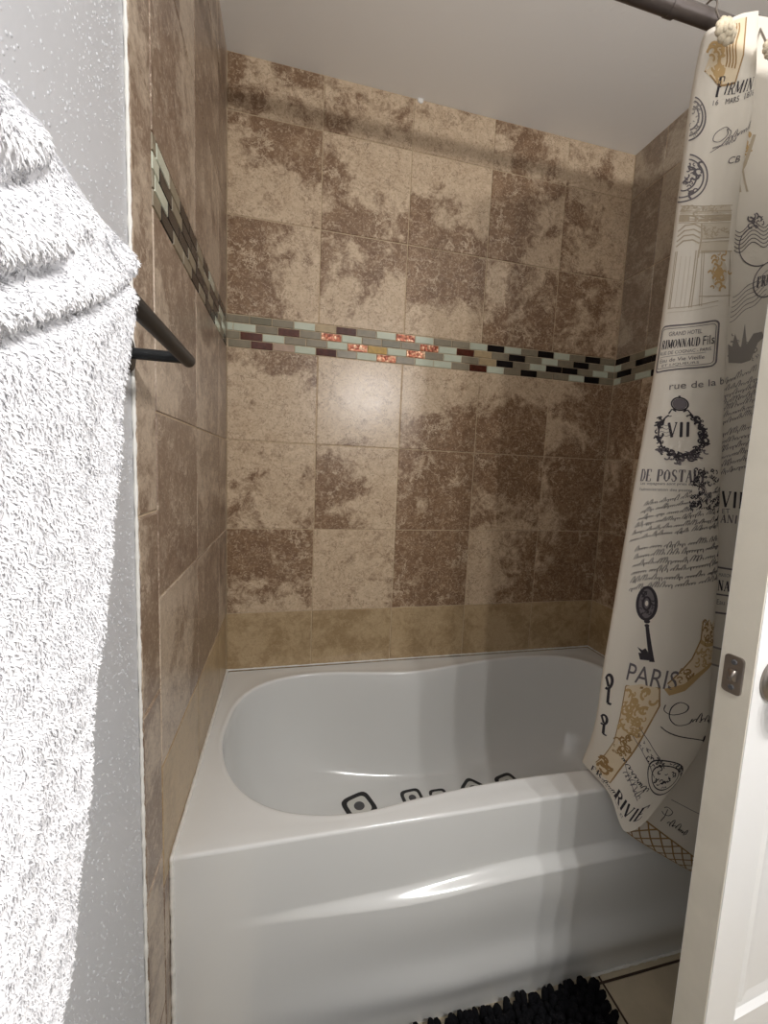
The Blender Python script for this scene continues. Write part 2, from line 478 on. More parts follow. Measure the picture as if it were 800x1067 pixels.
# blobs of joint compound at the ceiling line
for k, (x, y, z, r) in enumerate([(.631, .0, CEIL-.002, .012)]):
    m = MB(); m.lathe([(0, -.004)] + [(r*math.sin(a), .004-.006*(1-math.cos(a*.9))) for a in np.linspace(2.6, .01, 8)], (x, y-.001, z), (0, -1, 0.1), 14)
    o = m.build('trim_%d' % (5+k), M['caulk']); o.scale = (1, 1, 1); tag(o, kind='structure')

# ------------------------------------------------------------------ bathtub
rim_pts = [(.042,-.40),(.046,-.30),(.062,-.21),(.100,-.145),(.152,-.102),(.230,-.074),(.310,-.064),(.404,-.070),(.520,-.088),(.657,-.105),(.76,-.097),(.87,-.078),(.98,-.060),(1.108,-.048),(1.22,-.050),(1.31,-.064),(1.39,-.105),(1.440,-.180),(1.462,-.28),(1.466,-.38),(1.452,-.49),(1.41,-.58),(1.34,-.635),(1.24,-.662),(1.12,-.669),(.901,-.666),(.782,-.664),(.638,-.668),(.501,-.680),(.400,-.692),(.307,-.688),(.205,-.659),(.123,-.598),(.070,-.510)]
def closed_spline(P, n):
    P = np.array(P); m = len(P); out = []
    for k in range(m*8):
        i = k//8; f = (k % 8)/8
        a, b_, c, d = P[(i-1) % m], P[i], P[(i+1) % m], P[(i+2) % m]
        out.append(.5*((2*b_)+(-a+c)*f+(2*a-5*b_+4*c-d)*f*f+(-a+3*b_-3*c+d)*f**3))
    return np.array(out)
RIM = closed_spline(rim_pts, 8)
for _ in range(3): RIM = (np.roll(RIM, 1, 0)+2*RIM+np.roll(RIM, -1, 0))/4
CX, CY = .76, -.37
ang = np.arctan2((RIM[:, 1]-CY), (RIM[:, 0]-CX))
X0, X1, Y0t, Y1t = .002, L-.002, TF, -.002
def rect_hit(a, ins=0):
    dx, dy = math.cos(a), math.sin(a)
    ts = []
    if dx > 1e-9: ts.append((X1-ins-CX)/dx)
    if dx < -1e-9: ts.append((X0+ins-CX)/dx)
    if dy > 1e-9: ts.append((Y1t-ins-CY)/dy)
    if dy < -1e-9: ts.append((Y0t+ins-CY)/dy)
    t = min(ts); return (CX+dx*t, CY+dy*t)
# snap four angles to the rectangle corners
ang2 = ang.copy()
for cx_, cy_ in [(X0, Y0t), (X1, Y0t), (X1, Y1t), (X0, Y1t)]:
    a = math.atan2(cy_-CY, cx_-CX)
    k = int(np.argmin(np.abs(np.angle(np.exp(1j*(ang-a)))))); ang2[k] = a
def floor_pt(a):
    # rounded oblong floor of the basin
    cx_, cy_, ax, ay, e = .83, -.375, .50, .215, 2.7
    c, s_ = math.cos(a), math.sin(a)
    r = (abs(c/ax)**e+abs(s_/ay)**e)**(-1/e)
    return np.array([cx_+r*c, cy_+r*s_])
# pair each rim point with a floor point of matching direction in normalised space
FL = []
for q in RIM:
    a = math.atan2((q[1]+.375)/.31*.215, (q[0]-.76)/.71*.50)
    FL.append(floor_pt(a))
FL = np.array(FL)
for _ in range(4): FL = (np.roll(FL, 1, 0)+2*FL+np.roll(FL, -1, 0))/4
cen = np.array([.79, -.37])
nrm = np.roll(RIM, -1, 0)-np.roll(RIM, 1, 0); nrm = np.stack([nrm[:, 1], -nrm[:, 0]], 1)
nrm /= np.linalg.norm(nrm, axis=1)[:, None]
sgn = np.sign(np.sum(nrm*(RIM-cen), 1)); nrm *= sgn[:, None]       # points outward
rings = []
fil = .007
o_edge = np.array([rect_hit(a) for a in ang2]); 
def front_fillet(k):
    ins = fil*(1-math.cos(k)); dz = fil*(1-math.sin(k))
    return np.array([(*rect_hit(a, ins), DECK-dz) for a in ang2])
for k in np.linspace(0, math.pi/2, 5): rings.append(front_fillet(k))
def ring2(P, z): return np.column_stack([P, np.full(len(P), z)])
rings.append(ring2(RIM*.5+np.array([rect_hit(a, fil) for a in ang2])*.5, DECK))
rings.append(ring2(RIM+nrm*.011, DECK+.0002))
rings.append(ring2(RIM+nrm*.008, DECK+.0009))
for k in np.linspace(.25, math.pi/2, 6):      # rolled rim
    rings.append(ring2(RIM+nrm*(.006-.010*math.sin(k)), DECK+.0012-.0075*(1-math.cos(k))))
RI = RIM-nrm*.004; zt = DECK-.0063; zf = .115
NA = 26
for i in range(1, NA+1):
    a = (i/NA)*math.pi/2
    w = (1-math.cos(a))**1.25; h = math.sin(a)**.82
    rings.append(ring2(RI*(1-w)+FL*w, zt-(zt-zf)*h))
fc = FL.mean(0)
for k in (.8, .55, .3, .1): rings.append(ring2(FL*k+fc*(1-k), zf-.004*(1-k)))
m = MB(); m.grid(np.array(rings), 0, True, wrap=True)
nb_ = len(m.v)
last = np.array(rings[-1]); m.add(list(last), [tuple(range(len(last)))], 0, True)
# apron
NXA, NZA = 120, 90
xs = np.linspace(X0, X1, NXA); zs = np.concatenate([np.linspace(0, .30, 46), np.linspace(.303, .40, 50), np.linspace(.41, DECK-fil, 14)])
P = np.zeros((len(zs), NXA, 3))
for i, z in enumerate(zs):
    for j, x_ in enumerate(xs):
        prot = .026*float(sstep(.07, .62, x_))
        lc = .338+.014*float(sstep(.42, .75, x_))
        ledge = float(sstep(lc+.016, lc-.010, z)) if False else 1-float(sstep(lc-.012, lc+.014, z))
        belly = (.6+.4*float(sstep(.16, .31, z))+.35*math.exp(-((z-.10)/.05)**2))*(.62+.38*float(sstep(0, .11, z)))
        yv = TF - ledge*prot*belly
        yv -= .004*(1-float(sstep(.0, .045, x_)))*0
        P[i, j] = (x_, yv, z)
m.grid(P, 0, True)
# hidden ends and back so that the tub is a closed body
m.box((X0, Y1t-.001, .0), (X1, Y1t, DECK-fil)); m.box((X0, TF, 0), (X0+.001, Y1t, DECK-fil)); m.box((X1-.001, TF, 0), (X1, Y1t, DECK-fil))
tub = m.build('bathtub', M['tub'], weld=True, normals=False)
tag(tub, 'white acrylic alcove bathtub with a curved apron, below the brown tiled walls', 'bathtub')
bm = bmesh.new(); bm.from_mesh(tub.data); bmesh.ops.recalc_face_normals(bm, faces=bm.faces); bm.to_mesh(tub.data); bm.free()
tub.data.polygons.foreach_set('use_smooth', [True]*len(tub.data.polygons))

# anti-slip stickers on the basin floor
def floor_z(x, y):
    # height of the basin surface under (x, y) by ray cast
    dg = bpy.context.evaluated_depsgraph_get()
    hit, loc, nn, idx = tub.ray_cast(Vector((x, y, .45)), Vector((0, 0, -1)))
    return loc.z if hit else zf
def rsq(r, n=40, e=4.5):
    return [((abs(math.cos(a))**e+abs(math.sin(a))**e)**(-1/e)*r*math.cos(a), (abs(math.cos(a))**e+abs(math.sin(a))**e)**(-1/e)*r*math.sin(a)) for a in np.linspace(0, 2*math.pi, n, endpoint=False)]
bpy.context.view_layer.update()
def sticker(x, y, half, rot, label):
    c, s_ = math.cos(rot), math.sin(rot); m = MB()
    zc = floor_z(x, y)
    dzx = (floor_z(x+.02, y)-floor_z(x-.02, y))/.04; dzy = (floor_z(x, y+.02)-floor_z(x, y-.02))/.04
    def P3(q, h):
        X, Y = c*q[0]-s_*q[1], s_*q[0]+c*q[1]
        return (X, Y, dzx*X+dzy*Y+h)
    n = 40
    A = [P3(q, .0006) for q in rsq(half)]; A2 = [P3(q, .0022) for q in rsq(half*.985)]
    B = [P3(q, .0022) for q in rsq(half*.71)]; B2 = [P3(q, .0016) for q in rsq(half*.69)]
    D = [P3((half*.35*math.cos(t), half*.35*math.sin(t)), .0016) for t in np.linspace(0, 2*math.pi, n, endpoint=False)]
    E2 = [P3((half*.33*math.cos(t), half*.33*math.sin(t)), .0024) for t in np.linspace(0, 2*math.pi, n, endpoint=False)]
    m.grid(np.array([A, A2, B, B2]), 0, False, wrap=True)
    m.grid(np.array([B2, D]), 1, False, wrap=True)
    m.grid(np.array([D, E2]), 2, False, wrap=True)
    m.add(E2, [tuple(range(n))], 2)
    o = m.build('bath_sticker', [M['st_black'], M['st_white'], M['st_grey']])
    o.location = (x, y, zc)
    tag(o, label, 'sticker', 'anti-slip stickers on the bathtub floor')
    return o
STK = [(.462, -.242, .052, .35, 'largest black-edged square anti-slip sticker, at the left end of the basin floor, seen whole'),
       (.652, -.240, .038, .08, 'upright square anti-slip sticker with dark dot, second from the left on the basin floor'),
       (.748, -.250, .032, .0, 'small anti-slip sticker, middle of the five, only its black top edge showing over the rim'),
       (.885, -.238, .040, .75, 'anti-slip sticker turned corner-up, second from the right on the basin floor'),
       (1.028, -.236, .042, .25, 'rightmost anti-slip sticker on the basin floor, nearest the shower curtain')]
for a in STK: sticker(*a)

# ------------------------------------------------------------------ shower curtain rod
RZ = 2.1855; RY = -.745
rod = empty('shower_curtain_rod', (L/2, RY, RZ)); tag(rod, 'grey metal tension rod across the top of the tub alcove, holding the curtain', 'curtain rod')
m = MB(); m.tube([(.012, RY, RZ), (.925, RY, RZ)], .0165, 28); m.tube([(.915, RY, RZ), (.932, RY, RZ)], .0176, 28)
m.build('outer_tube', M['rod'], rod)
m = MB(); m.tube([(.92, RY, RZ), (L-.012, RY, RZ)], .0146, 28); m.build('inner_tube', M['rod'], rod)
for xx, sx_ in ((.001, 1), (L-.001, -1)):
    m = MB(); m.lathe([(0, 0), (.026, 0), (.026, .006), (.018, .016), (0, .018)], (xx, RY, RZ), (sx_, 0, 0)); m.build('end_cap', M['rod'], rod)

# ------------------------------------------------------------------ shower curtain
GRID = np.array([[[0.994,-0.75,2.131],[0.983,-0.75,2.018],[0.981,-0.748,1.841],[0.976,-0.748,1.657],[0.968,-0.746,1.465],[0.954,-0.743,1.263],[0.938,-0.743,1.052],[0.933,-0.733,0.848],[0.946,-0.713,0.707],[0.968,-0.678,0.607],[0.98,-0.643,0.517]],[[0.982,-0.772,2.131],[0.971,-0.772,2.018],[0.969,-0.77,1.841],[0.964,-0.77,1.657],[0.956,-0.768,1.465],[0.942,-0.765,1.263],[0.926,-0.765,1.052],[0.921,-0.755,0.848],[0.934,-0.735,0.707],[0.956,-0.7,0.607],[0.968,-0.665,0.522]],[[0.996,-0.79,2.132],[0.99,-0.797,1.999],[0.988,-0.8,1.826],[0.983,-0.802,1.643],[0.971,-0.802,1.46],[0.967,-0.8,1.265],[0.96,-0.8,1.06],[0.964,-0.79,0.84],[0.965,-0.775,0.694],[0.97,-0.76,0.599],[0.967,-0.75,0.515]],[[1.033,-0.795,2.153],[1.033,-0.803,2.001],[1.027,-0.808,1.829],[1.02,-0.812,1.644],[1.025,-0.812,1.459],[1.03,-0.812,1.267],[1.039,-0.812,1.051],[1.047,-0.81,0.833],[1.038,-0.805,0.671],[1.023,-0.795,0.547],[0.989,-0.785,0.443]],[[1.079,-0.79,2.175],[1.084,-0.797,2.021],[1.074,-0.8,1.842],[1.079,-0.803,1.656],[1.093,-0.803,1.466],[1.115,-0.803,1.266],[1.14,-0.803,1.047],[1.155,-0.805,0.833],[1.163,-0.808,0.689],[1.109,-0.808,0.586],[1.037,-0.8,0.481]],[[1.077,-0.7743,2.1815],[1.1002,-0.7722,2.0405],[1.0928,-0.77,1.8608],[1.0985,-0.771,1.6716],[1.1125,-0.771,1.4725],[1.1371,-0.771,1.2654],[1.1621,-0.771,1.0385],[1.1726,-0.775,0.8102],[1.1571,-0.7806,0.6688],[1.0992,-0.7832,0.5516],[1.013,-0.7817,0.4491]],[[1.076,-0.772,2.185],[1.109,-0.765,2.051],[1.103,-0.76,1.871],[1.109,-0.76,1.68],[1.123,-0.76,1.476],[1.149,-0.76,1.265],[1.174,-0.76,1.034],[1.182,-0.765,0.798],[1.154,-0.772,0.658],[1.094,-0.776,0.533],[1.0,-0.778,0.432]],[[1.134,-0.778,2.186],[1.168,-0.771,2.06],[1.194,-0.766,1.874],[1.22,-0.766,1.689],[1.243,-0.766,1.485],[1.268,-0.766,1.269],[1.292,-0.766,1.033],[1.287,-0.771,0.793],[1.273,-0.778,0.585],[1.212,-0.782,0.43],[1.116,-0.784,0.351]],[[1.214,-0.784,2.175],[1.245,-0.777,2.054],[1.281,-0.772,1.877],[1.309,-0.772,1.692],[1.338,-0.772,1.488],[1.369,-0.772,1.269],[1.4,-0.772,1.03],[1.402,-0.777,0.762],[1.384,-0.784,0.523],[1.316,-0.788,0.338],[1.221,-0.79,0.289]],[[1.259,-0.788,2.175],[1.29,-0.781,2.054],[1.326,-0.776,1.877],[1.354,-0.776,1.692],[1.383,-0.776,1.488],[1.414,-0.776,1.269],[1.445,-0.776,1.03],[1.447,-0.781,0.762],[1.429,-0.788,0.523],[1.361,-0.792,0.338],[1.266,-0.794,0.289]],[[1.289,-0.762,2.175],[1.32,-0.755,2.054],[1.356,-0.75,1.877],[1.384,-0.75,1.692],[1.413,-0.75,1.488],[1.444,-0.75,1.269],[1.475,-0.75,1.03],[1.477,-0.755,0.762],[1.459,-0.762,0.523],[1.391,-0.766,0.338],[1.296,-0.768,0.289]],[[1.334,-0.784,2.175],[1.365,-0.777,2.054],[1.401,-0.772,1.877],[1.429,-0.772,1.692],[1.458,-0.772,1.488],[1.489,-0.772,1.269],[1.52,-0.772,1.03],[1.522,-0.777,0.762],[1.504,-0.784,0.523],[1.436,-0.788,0.338],[1.341,-0.79,0.289]],[[1.374,-0.754,2.175],[1.405,-0.747,2.054],[1.441,-0.742,1.877],[1.469,-0.742,1.692],[1.498,-0.742,1.488],[1.529,-0.742,1.269],[1.56,-0.742,1.03],[1.562,-0.747,0.762],[1.544,-0.754,0.523],[1.476,-0.758,0.338],[1.381,-0.76,0.289]]])
ST = {"patch_drape": [[1.498,0.0],[3.288,0.101],[1.361,0.837]],"firmin": [[2.116,0.84],[3.822,0.79],[2.05,1.007]],"date": [[1.977,1.053],[3.921,0.93],[1.961,1.119]],"mark_left": [[1.0,1.041],[1.752,1.051],[1.0,1.494]],"grand": [[1.941,1.366],[4.0,1.25],[1.971,1.609]],"mark_left_low": [[1.0,1.637],[2.162,1.627],[1.0,2.106]],"cb": [[3.022,1.641],[3.612,1.626],[3.016,1.712]],"capital": [[1.0,2.139],[3.549,2.14],[1.0,2.672]],"shaft": [[1.054,2.681],[2.134,2.643],[1.087,3.221]],"niche": [[2.205,2.604],[3.793,2.609],[2.454,3.198]],"label": [[1.0,3.4],[3.537,3.298],[1.0,3.901]],"ruedela": [[1.743,3.973],[3.788,3.89],[1.772,4.084]],"wreath": [[1.174,4.143],[3.264,4.142],[1.503,4.801]],"vii": [[1.922,4.412],[2.717,4.394],[1.962,4.562]],"postale": [[1.124,4.891],[2.865,4.9],[1.128,5.011]],"tiny": [[1.189,5.021],[3.035,5.027],[1.174,5.121]],"spray": [[2.99,4.879],[3.961,4.862],[2.984,5.286]],"letter_a": [[1.493,5.221],[4.0,5.078],[1.348,5.657]],"letter_b": [[1.41,5.698],[4.0,5.56],[1.433,6.182]],"key": [[1.662,6.121],[2.354,6.099],[1.866,6.881]],"shoe": [[2.772,6.359],[4.0,6.37],[2.943,7.213]],"paris": [[1.788,6.901],[2.978,6.932],[1.76,7.138]],"edge_keys": [[1.0,7.141],[1.423,7.067],[1.105,8.677]],"boot": [[1.775,7.179],[2.738,7.105],[1.359,9.718]],"cant": [[2.874,7.294],[3.894,7.473],[2.943,7.697]],"rule": [[2.903,7.714],[4.0,8.133],[2.907,7.793]],"banner": [[2.405,7.826],[3.313,8.282],[2.327,8.084]],"stamp": [[3.003,8.14],[3.968,8.818],[2.875,8.745]],"scrawl": [[2.162,8.589],[3.113,8.592],[2.019,9.297]],"rivie": [[1.266,9.684],[3.293,9.451],[1.251,10.0]],"statue": [[5.9,1.254],[6.415,1.212],[6.181,2.044]],"waves": [[6.244,2.252],[7.024,2.21],[6.279,2.676]],"waves_low": [[6.355,2.875],[7.058,2.773],[6.298,3.341]],"crown_print": [[6.298,3.341],[7.039,3.332],[6.294,3.763]],"henne": [[6.247,3.91],[6.846,3.781],[6.259,4.019]],"letter_c": [[6.257,3.999],[6.944,3.899],[6.224,4.429]],"letter_d": [[6.226,4.459],[6.928,4.38],[6.211,4.959]],"vie": [[6.295,5.097],[6.854,5.116],[6.285,5.252]],"et": [[6.309,5.272],[6.476,5.272],[6.314,5.32]],"anie": [[6.292,5.33],[6.794,5.349],[6.276,5.407]],"plate_low": [[6.276,5.833],[6.947,5.872],[6.266,6.335]],"box_low": [[6.171,6.639],[6.812,6.719],[6.172,6.847]],"paris_low": [[6.267,9.202],[6.763,9.108],[6.424,9.485]],"rule_low": [[6.352,9.051],[7.32,8.817],[6.368,9.097]]}
def cr(P, x):
    i = int(min(max(math.floor(x), 0), len(P)-2)); f = x-i
    a = P[max(i-1, 0)]; b_ = P[i]; c = P[i+1]; d = P[min(i+2, len(P)-1)]
    return .5*((2*b_)+(-a+c)*f+(2*a-5*b_+4*c-d)*f*f+(-a+3*b_-3*c+d)*f**3)
def S(s, t): return cr(cr(GRID, s), t)
def SN(s, t):
    h = .01
    n = np.cross(S(s+h, t)-S(s-h, t), S(s, t+h)-S(s, t-h))
    n = n/np.linalg.norm(n)
    return n
NS, NTT = 12*14, 10*16
sv = np.linspace(0, 12, NS+1); tv = np.linspace(0, 10, NTT+1)
front = np.array([[S(s, t) for s in sv] for t in tv])
N0 = SN(2.5, 5.0); FL_ = 1 if N0[1] < 0 else -1      # outward = towards the room (-Y)
du = np.gradient(front, axis=1); dv = np.gradient(front, axis=0)
nn_ = np.cross(du, dv); nn_ /= np.linalg.norm(nn_, axis=2)[:, :, None]; nn_ *= FL_
# fine wrinkles of the cloth
wr_ = np.array([[.0012*noise.noise(Vector((s*1.3, t*.9, 3.1)))+.0006*noise.noise(Vector((s*4.0, t*2.2, 8.1))) for s in sv] for t in tv])
front = front + nn_*wr_[:, :, None]*.6
backs = front - nn_*.0009
cur = MB()
cur.grid(front, 0, True, flip=(FL_ < 0)); cur.grid(backs, 0, True, flip=(FL_ > 0))
for a, b_ in ((0, None), (-1, None)):
    cur.grid(np.array([front[a], backs[a]]), 0, False); cur.grid(np.array([front[:, a], backs[:, a]]), 0, False)

# --- print on the cloth: flat shapes in a unit box, laid on the surface
INK = ['cloth', 'ink', 'inkgrey', 'inklight', 'inktaupe', 'inkbeige', 'inkgold', 'inktan', 'inkdgold']
lay = [0]
def put(box, polys, ink, lift=None):
    """box = three (s,t) anchors TL,TR,BL ; polys = list of (verts, faces) in 0..1 (x right, y down)"""
    (s0, t0), (s1, t1), (s2, t2) = ST[box]
    mi = INK.index(ink)
    L_ = .0007 if lift is None else lift
    for vs, fs in polys:
        out = []
        for x_, y_ in vs:
            s = s0+(s1-s0)*x_+(s2-s0)*y_; t = t0+(t1-t0)*x_+(t2-t0)*y_
            s = min(max(s, .3), 11.9); t = min(max(t, .005), 9.995)
            out.append(S(s, t)+SN(s, t)*FL_*L_+SN(s, t)*FL_*.0007*noise.noise(Vector((s*1.3, t*.9, 3.1))))
        cur.add(out, fs, mi, False)
def aspect(box):
    (s0, t0), (s1, t1), (s2, t2) = ST[box]
    w = np.linalg.norm(S(s1, t1)-S(s0, t0)); h = np.linalg.norm(S(s2, t2)-S(s0, t0)); return w/h
def stroke(pts, w, asp=1.0, taper=False):
    """ribbon; pts in unit box, w in box heights"""
    P_ = np.array(pts, float)*[asp, 1]
    if len(P_) < 2: return ([], [])
    # resample so that no piece is long
    Q = [P_[0]]
    for a, b2 in zip(P_[:-1], P_[1:]):
        n = max(1, int(np.linalg.norm(b2-a)/.09)); Q += [a+(b2-a)*k/n for k in range(1, n+1)]
    Q = np.array(Q); d = np.gradient(Q, axis=0); ln = np.linalg.norm(d, axis=1)[:, None]; ln[ln == 0] = 1
    d = d/ln; nr = np.stack([-d[:, 1], d[:, 0]], 1)
    ww = np.full(len(Q), w/2)
    if taper: ww = ww*(.45+.55*np.abs(d[:, 1]))
    A = Q+nr*ww[:, None]; B = Q-nr*ww[:, None]
    v = [tuple(q/[asp, 1]) for q in np.concatenate([A, B])]; n = len(Q)
    return (v, [(i, i+1, n+i+1, n+i) for i in range(n-1)])
def poly(pts, nsub=0):
    return (list(pts), [tuple(range(len(pts)))])
def fan(pts, c=None, rings_=3):
    P_ = np.array(pts, float); c = P_.mean(0) if c is None else np.array(c)
    vs = []; n = len(P_)
    for k in range(rings_): vs += [tuple(c+(q-c)*(1-k/rings_)) for q in P_]
    vs.append(tuple(c)); fs = []
    for k in range(rings_-1):
        for i in range(n): fs.append((k*n+i, k*n+(i+1) % n, (k+1)*n+(i+1) % n, (k+1)*n+i))
    b0 = (rings_-1)*n
    for i in range(n): fs.append((b0+i, b0+(i+1) % n, len(vs)-1))
    return (vs, fs)
def dense(pts, n=6):
    out = []
    for i, a in enumerate(pts):
        b2 = pts[(i+1) % len(pts)]
        out += [(a[0]+(b2[0]-a[0])*k/n, a[1]+(b2[1]-a[1])*k/n) for k in range(n)]
    return out
def ell(cx_, cy_, rx, ry, a0=0, a1=2*math.pi, n=28):
    return [(cx_+rx*math.cos(t), cy_+ry*math.sin(t)) for t in np.linspace(a0, a1, n)]
SER = {  # serif capitals: (x0,y0,x1,y1,weight) in unit cell, y down
 'V': [(.08,0,.5,1,1.5),(.5,1,.9,0,.6),(-.02,.0,.24,.0,.5),(.74,.0,1.0,.0,.5)],
 'I': [(.5,0,.5,1,1.5),(.28,0,.72,0,.5),(.28,1,.72,1,.5)],
 'E': [(.22,0,.22,1,1.5),(.05,0,.85,0,.5),(.05,1,.9,1,.5),(.22,.5,.65,.5,.5),(.85,0,.85,.22,.6),(.9,.78,.9,1,.6)],
 'F': [(.22,0,.22,1,1.5),(.05,0,.9,0,.5),(.05,1,.45,1,.5),(.22,.5,.65,.5,.5),(.88,0,.88,.25,.6)],
 'R': [(.22,0,.22,1,1.5),(.05,0,.6,0,.5),(.05,1,.42,1,.5),(.6,0,.82,.14,1.0),(.82,.14,.82,.36,1.3),(.82,.36,.6,.5,1.0),(.6,.5,.22,.5,.5),(.55,.5,.92,1,1.4),(.8,1,1.05,1,.5)],
 'M': [(.12,0,.12,1,.6),(.12,0,.5,.9,1.5),(.5,.9,.88,0,.6),(.88,0,.88,1,1.5),(-.02,0,.2,0,.5),(0,1,.25,1,.5),(.74,1,1.02,1,.5)],
 'N': [(.14,0,.14,1,.6),(.14,0,.84,1,1.5),(.84,1,.84,0,.6),(0,0,.2,0,.5),(0,1,.28,1,.5),(.7,0,.98,0,.5)],
 'P': [(.22,0,.22,1,1.5),(.05,0,.6,0,.5),(.05,1,.42,1,.5),(.6,0,.84,.15,1.0),(.84,.15,.84,.38,1.3),(.84,.38,.6,.54,1.0),(.6,.54,.22,.54,.5)],
 'O': [(.5,0,.82,.2,.8),(.82,.2,.9,.5,1.4),(.9,.5,.82,.8,1.4),(.82,.8,.5,1,.8),(.5,1,.18,.8,.8),(.18,.8,.1,.5,1.4),(.1,.5,.18,.2,1.4),(.18,.2,.5,0,.8)],
 'S': [(.82,.22,.7,.05,.6),(.7,.05,.4,0,.7),(.4,0,.18,.2,1.1),(.18,.2,.3,.42,1.3),(.3,.42,.7,.58,1.4),(.7,.58,.84,.8,1.3),(.84,.8,.6,1,.9),(.6,1,.3,.97,.6),(.3,.97,.15,.75,.6)],
 'T': [(.5,0,.5,1,1.5),(.05,0,.95,0,.5),(.05,0,.05,.22,.6),(.95,0,.95,.22,.6),(.28,1,.72,1,.5)],
 'A': [(.5,0,.1,1,.6),(.5,0,.88,1,1.5),(.25,.64,.72,.64,.5),(-.03,1,.25,1,.5),(.7,1,1.03,1,.5)],
 'L': [(.22,0,.22,1,1.5),(.05,0,.42,0,.5),(.05,1,.9,1,.5),(.9,.75,.9,1,.6)],
 'D': [(.2,0,.2,1,1.5),(.03,0,.55,0,.5),(.03,1,.55,1,.5),(.55,0,.82,.2,.9),(.82,.2,.9,.5,1.3),(.9,.5,.82,.8,1.3),(.82,.8,.55,1,.9)],
 'U': [(.18,0,.18,.7,1.5),(.18,.7,.32,.95,1.2),(.32,.95,.6,1,.7),(.6,1,.82,.8,.7),(.82,.8,.82,0,.6),(0,0,.36,0,.5),(.68,0,.98,0,.5)],
 'G': [(.85,.22,.7,.05,.6),(.7,.05,.4,0,.8),(.4,0,.15,.25,1.2),(.15,.25,.12,.6,1.5),(.12,.6,.3,.95,1.2),(.3,.95,.6,1,.7),(.6,1,.84,.85,.7),(.84,.85,.84,.55,1.3),(.62,.55,1.0,.55,.5)],
 'C': [(.85,.22,.7,.05,.6),(.7,.05,.4,0,.8),(.4,0,.15,.25,1.2),(.15,.25,.12,.6,1.5),(.12,.6,.3,.95,1.2),(.3,.95,.65,1,.7),(.65,1,.86,.8,.6)],
 'B': [(.2,0,.2,1,1.5),(.03,0,.6,0,.5),(.6,0,.78,.14,1),(.78,.14,.78,.34,1.2),(.78,.34,.6,.47,.8),(.6,.47,.2,.47,.5),(.6,.47,.86,.6,1),(.86,.6,.86,.86,1.3),(.86,.86,.6,1,.8),(.6,1,.03,1,.5)]}
def serif(box, text, ink='ink', w=.12, slant=0, x0=0, x1=1, y0=0, y1=1, gapf=.16):
    asp = aspect(box); polys = []
    n = len(text); wid = {'I': .5, ' ': .6, 'M': 1.2}
    tot = sum(wid.get(c, 1.0) for c in text)+gapf*(n-1); x_ = 0
    for c in text:
        cw = wid.get(c, 1.0)
        if c in SER:
            for (a, b2, c2, d, wt) in SER[c]:
                if c == 'I': a, c2 = a*.5*2-.25*0, c2*1.0
                def F(px_, py_):
                    xx = (x_+(px_ if c != 'I' else px_)*cw)/tot; xx += slant*(.5-py_)
                    return (x0+xx*(x1-x0), y0+py_*(y1-y0))
                q = [F(a, b2), F(c2, d)]
                # extend the ends a touch so that joints close
                polys.append(stroke(q, w*wt*(y1-y0), asp))
        x_ += cw+gapf
    put(box, polys, ink)
_fc = {}
def sans_polys(text, shear=0):
    k = (text, shear)
    if k in _fc: return _fc[k]
    cu = bpy.data.curves.new('t', 'FONT'); cu.body = text; cu.size = 1; cu.shear = shear; cu.resolution_u = 3
    ob = bpy.data.objects.new('t', cu); COL.objects.link(ob)
    dg = bpy.context.evaluated_depsgraph_get(); me = ob.evaluated_get(dg).to_mesh()
    bm = bmesh.new(); bm.from_mesh(me)
    vs = np.array([v.co[:2] for v in bm.verts])
    fs = [tuple(v.index for v in f.verts) for f in bm.faces]
    bm.free(); ob.evaluated_get(dg).to_mesh_clear(); bpy.data.objects.remove(ob); bpy.data.curves.remove(cu)
    lo = vs.min(0); hi = vs.max(0); vs = (vs-lo)/(hi-lo); vs[:, 1] = 1-vs[:, 1]
    _fc[k] = (vs, fs); return _fc[k]
def sans(box, text, ink='ink', x0=0, x1=1, y0=0, y1=1, shear=0, slant=0):
    vs, fs = sans_polys(text, shear)
    v = [(x0+(x1-x0)*a, y0+(y1-y0)*b2+slant*a) for a, b2 in vs]
    put(box, [(v, fs)], ink)
def script_line(box, y, h, x0=0, x1=1, slope=0, ink='ink', w=.012, seed=0, caps=.12, amp=1.0):
    """a line of joined handwriting"""
    r = random.Random(seed); asp = aspect(box); polys = []
    x_ = x0
    while x_ < x1-.02:
        wl = r.uniform(.10, .26); pts = []; n = max(2, int(wl*asp/h/.55)); xe = min(x_+wl, x1)
        lw = (xe-x_)/n
        yb = lambda xx: y+slope*(xx-x0)
        pts.append((x_, yb(x_)))
        for k in range(n):
            xx = x_+k*lw; hh = h*r.choice([.5, .5, .55, .6, 1.3, 1.5, .5])*amp; dip = h*r.choice([0, 0, 0, 0, 1.0])*amp
            lean = .55*hh/asp
            for q in np.linspace(0, 1, 7)[1:]:
                a = 2*math.pi*q
                pts.append((xx+lw*q+lean*(.5-.5*math.cos(a))-lw*.25*math.sin(a), yb(xx)-hh*(.5-.5*math.cos(a))+dip*max(0, math.sin(a*.5))*(q > .75)))
        polys.append(stroke(pts, w, asp, taper=True))
        x_ = xe+r.uniform(.02, .05)
    put(box, polys, ink)
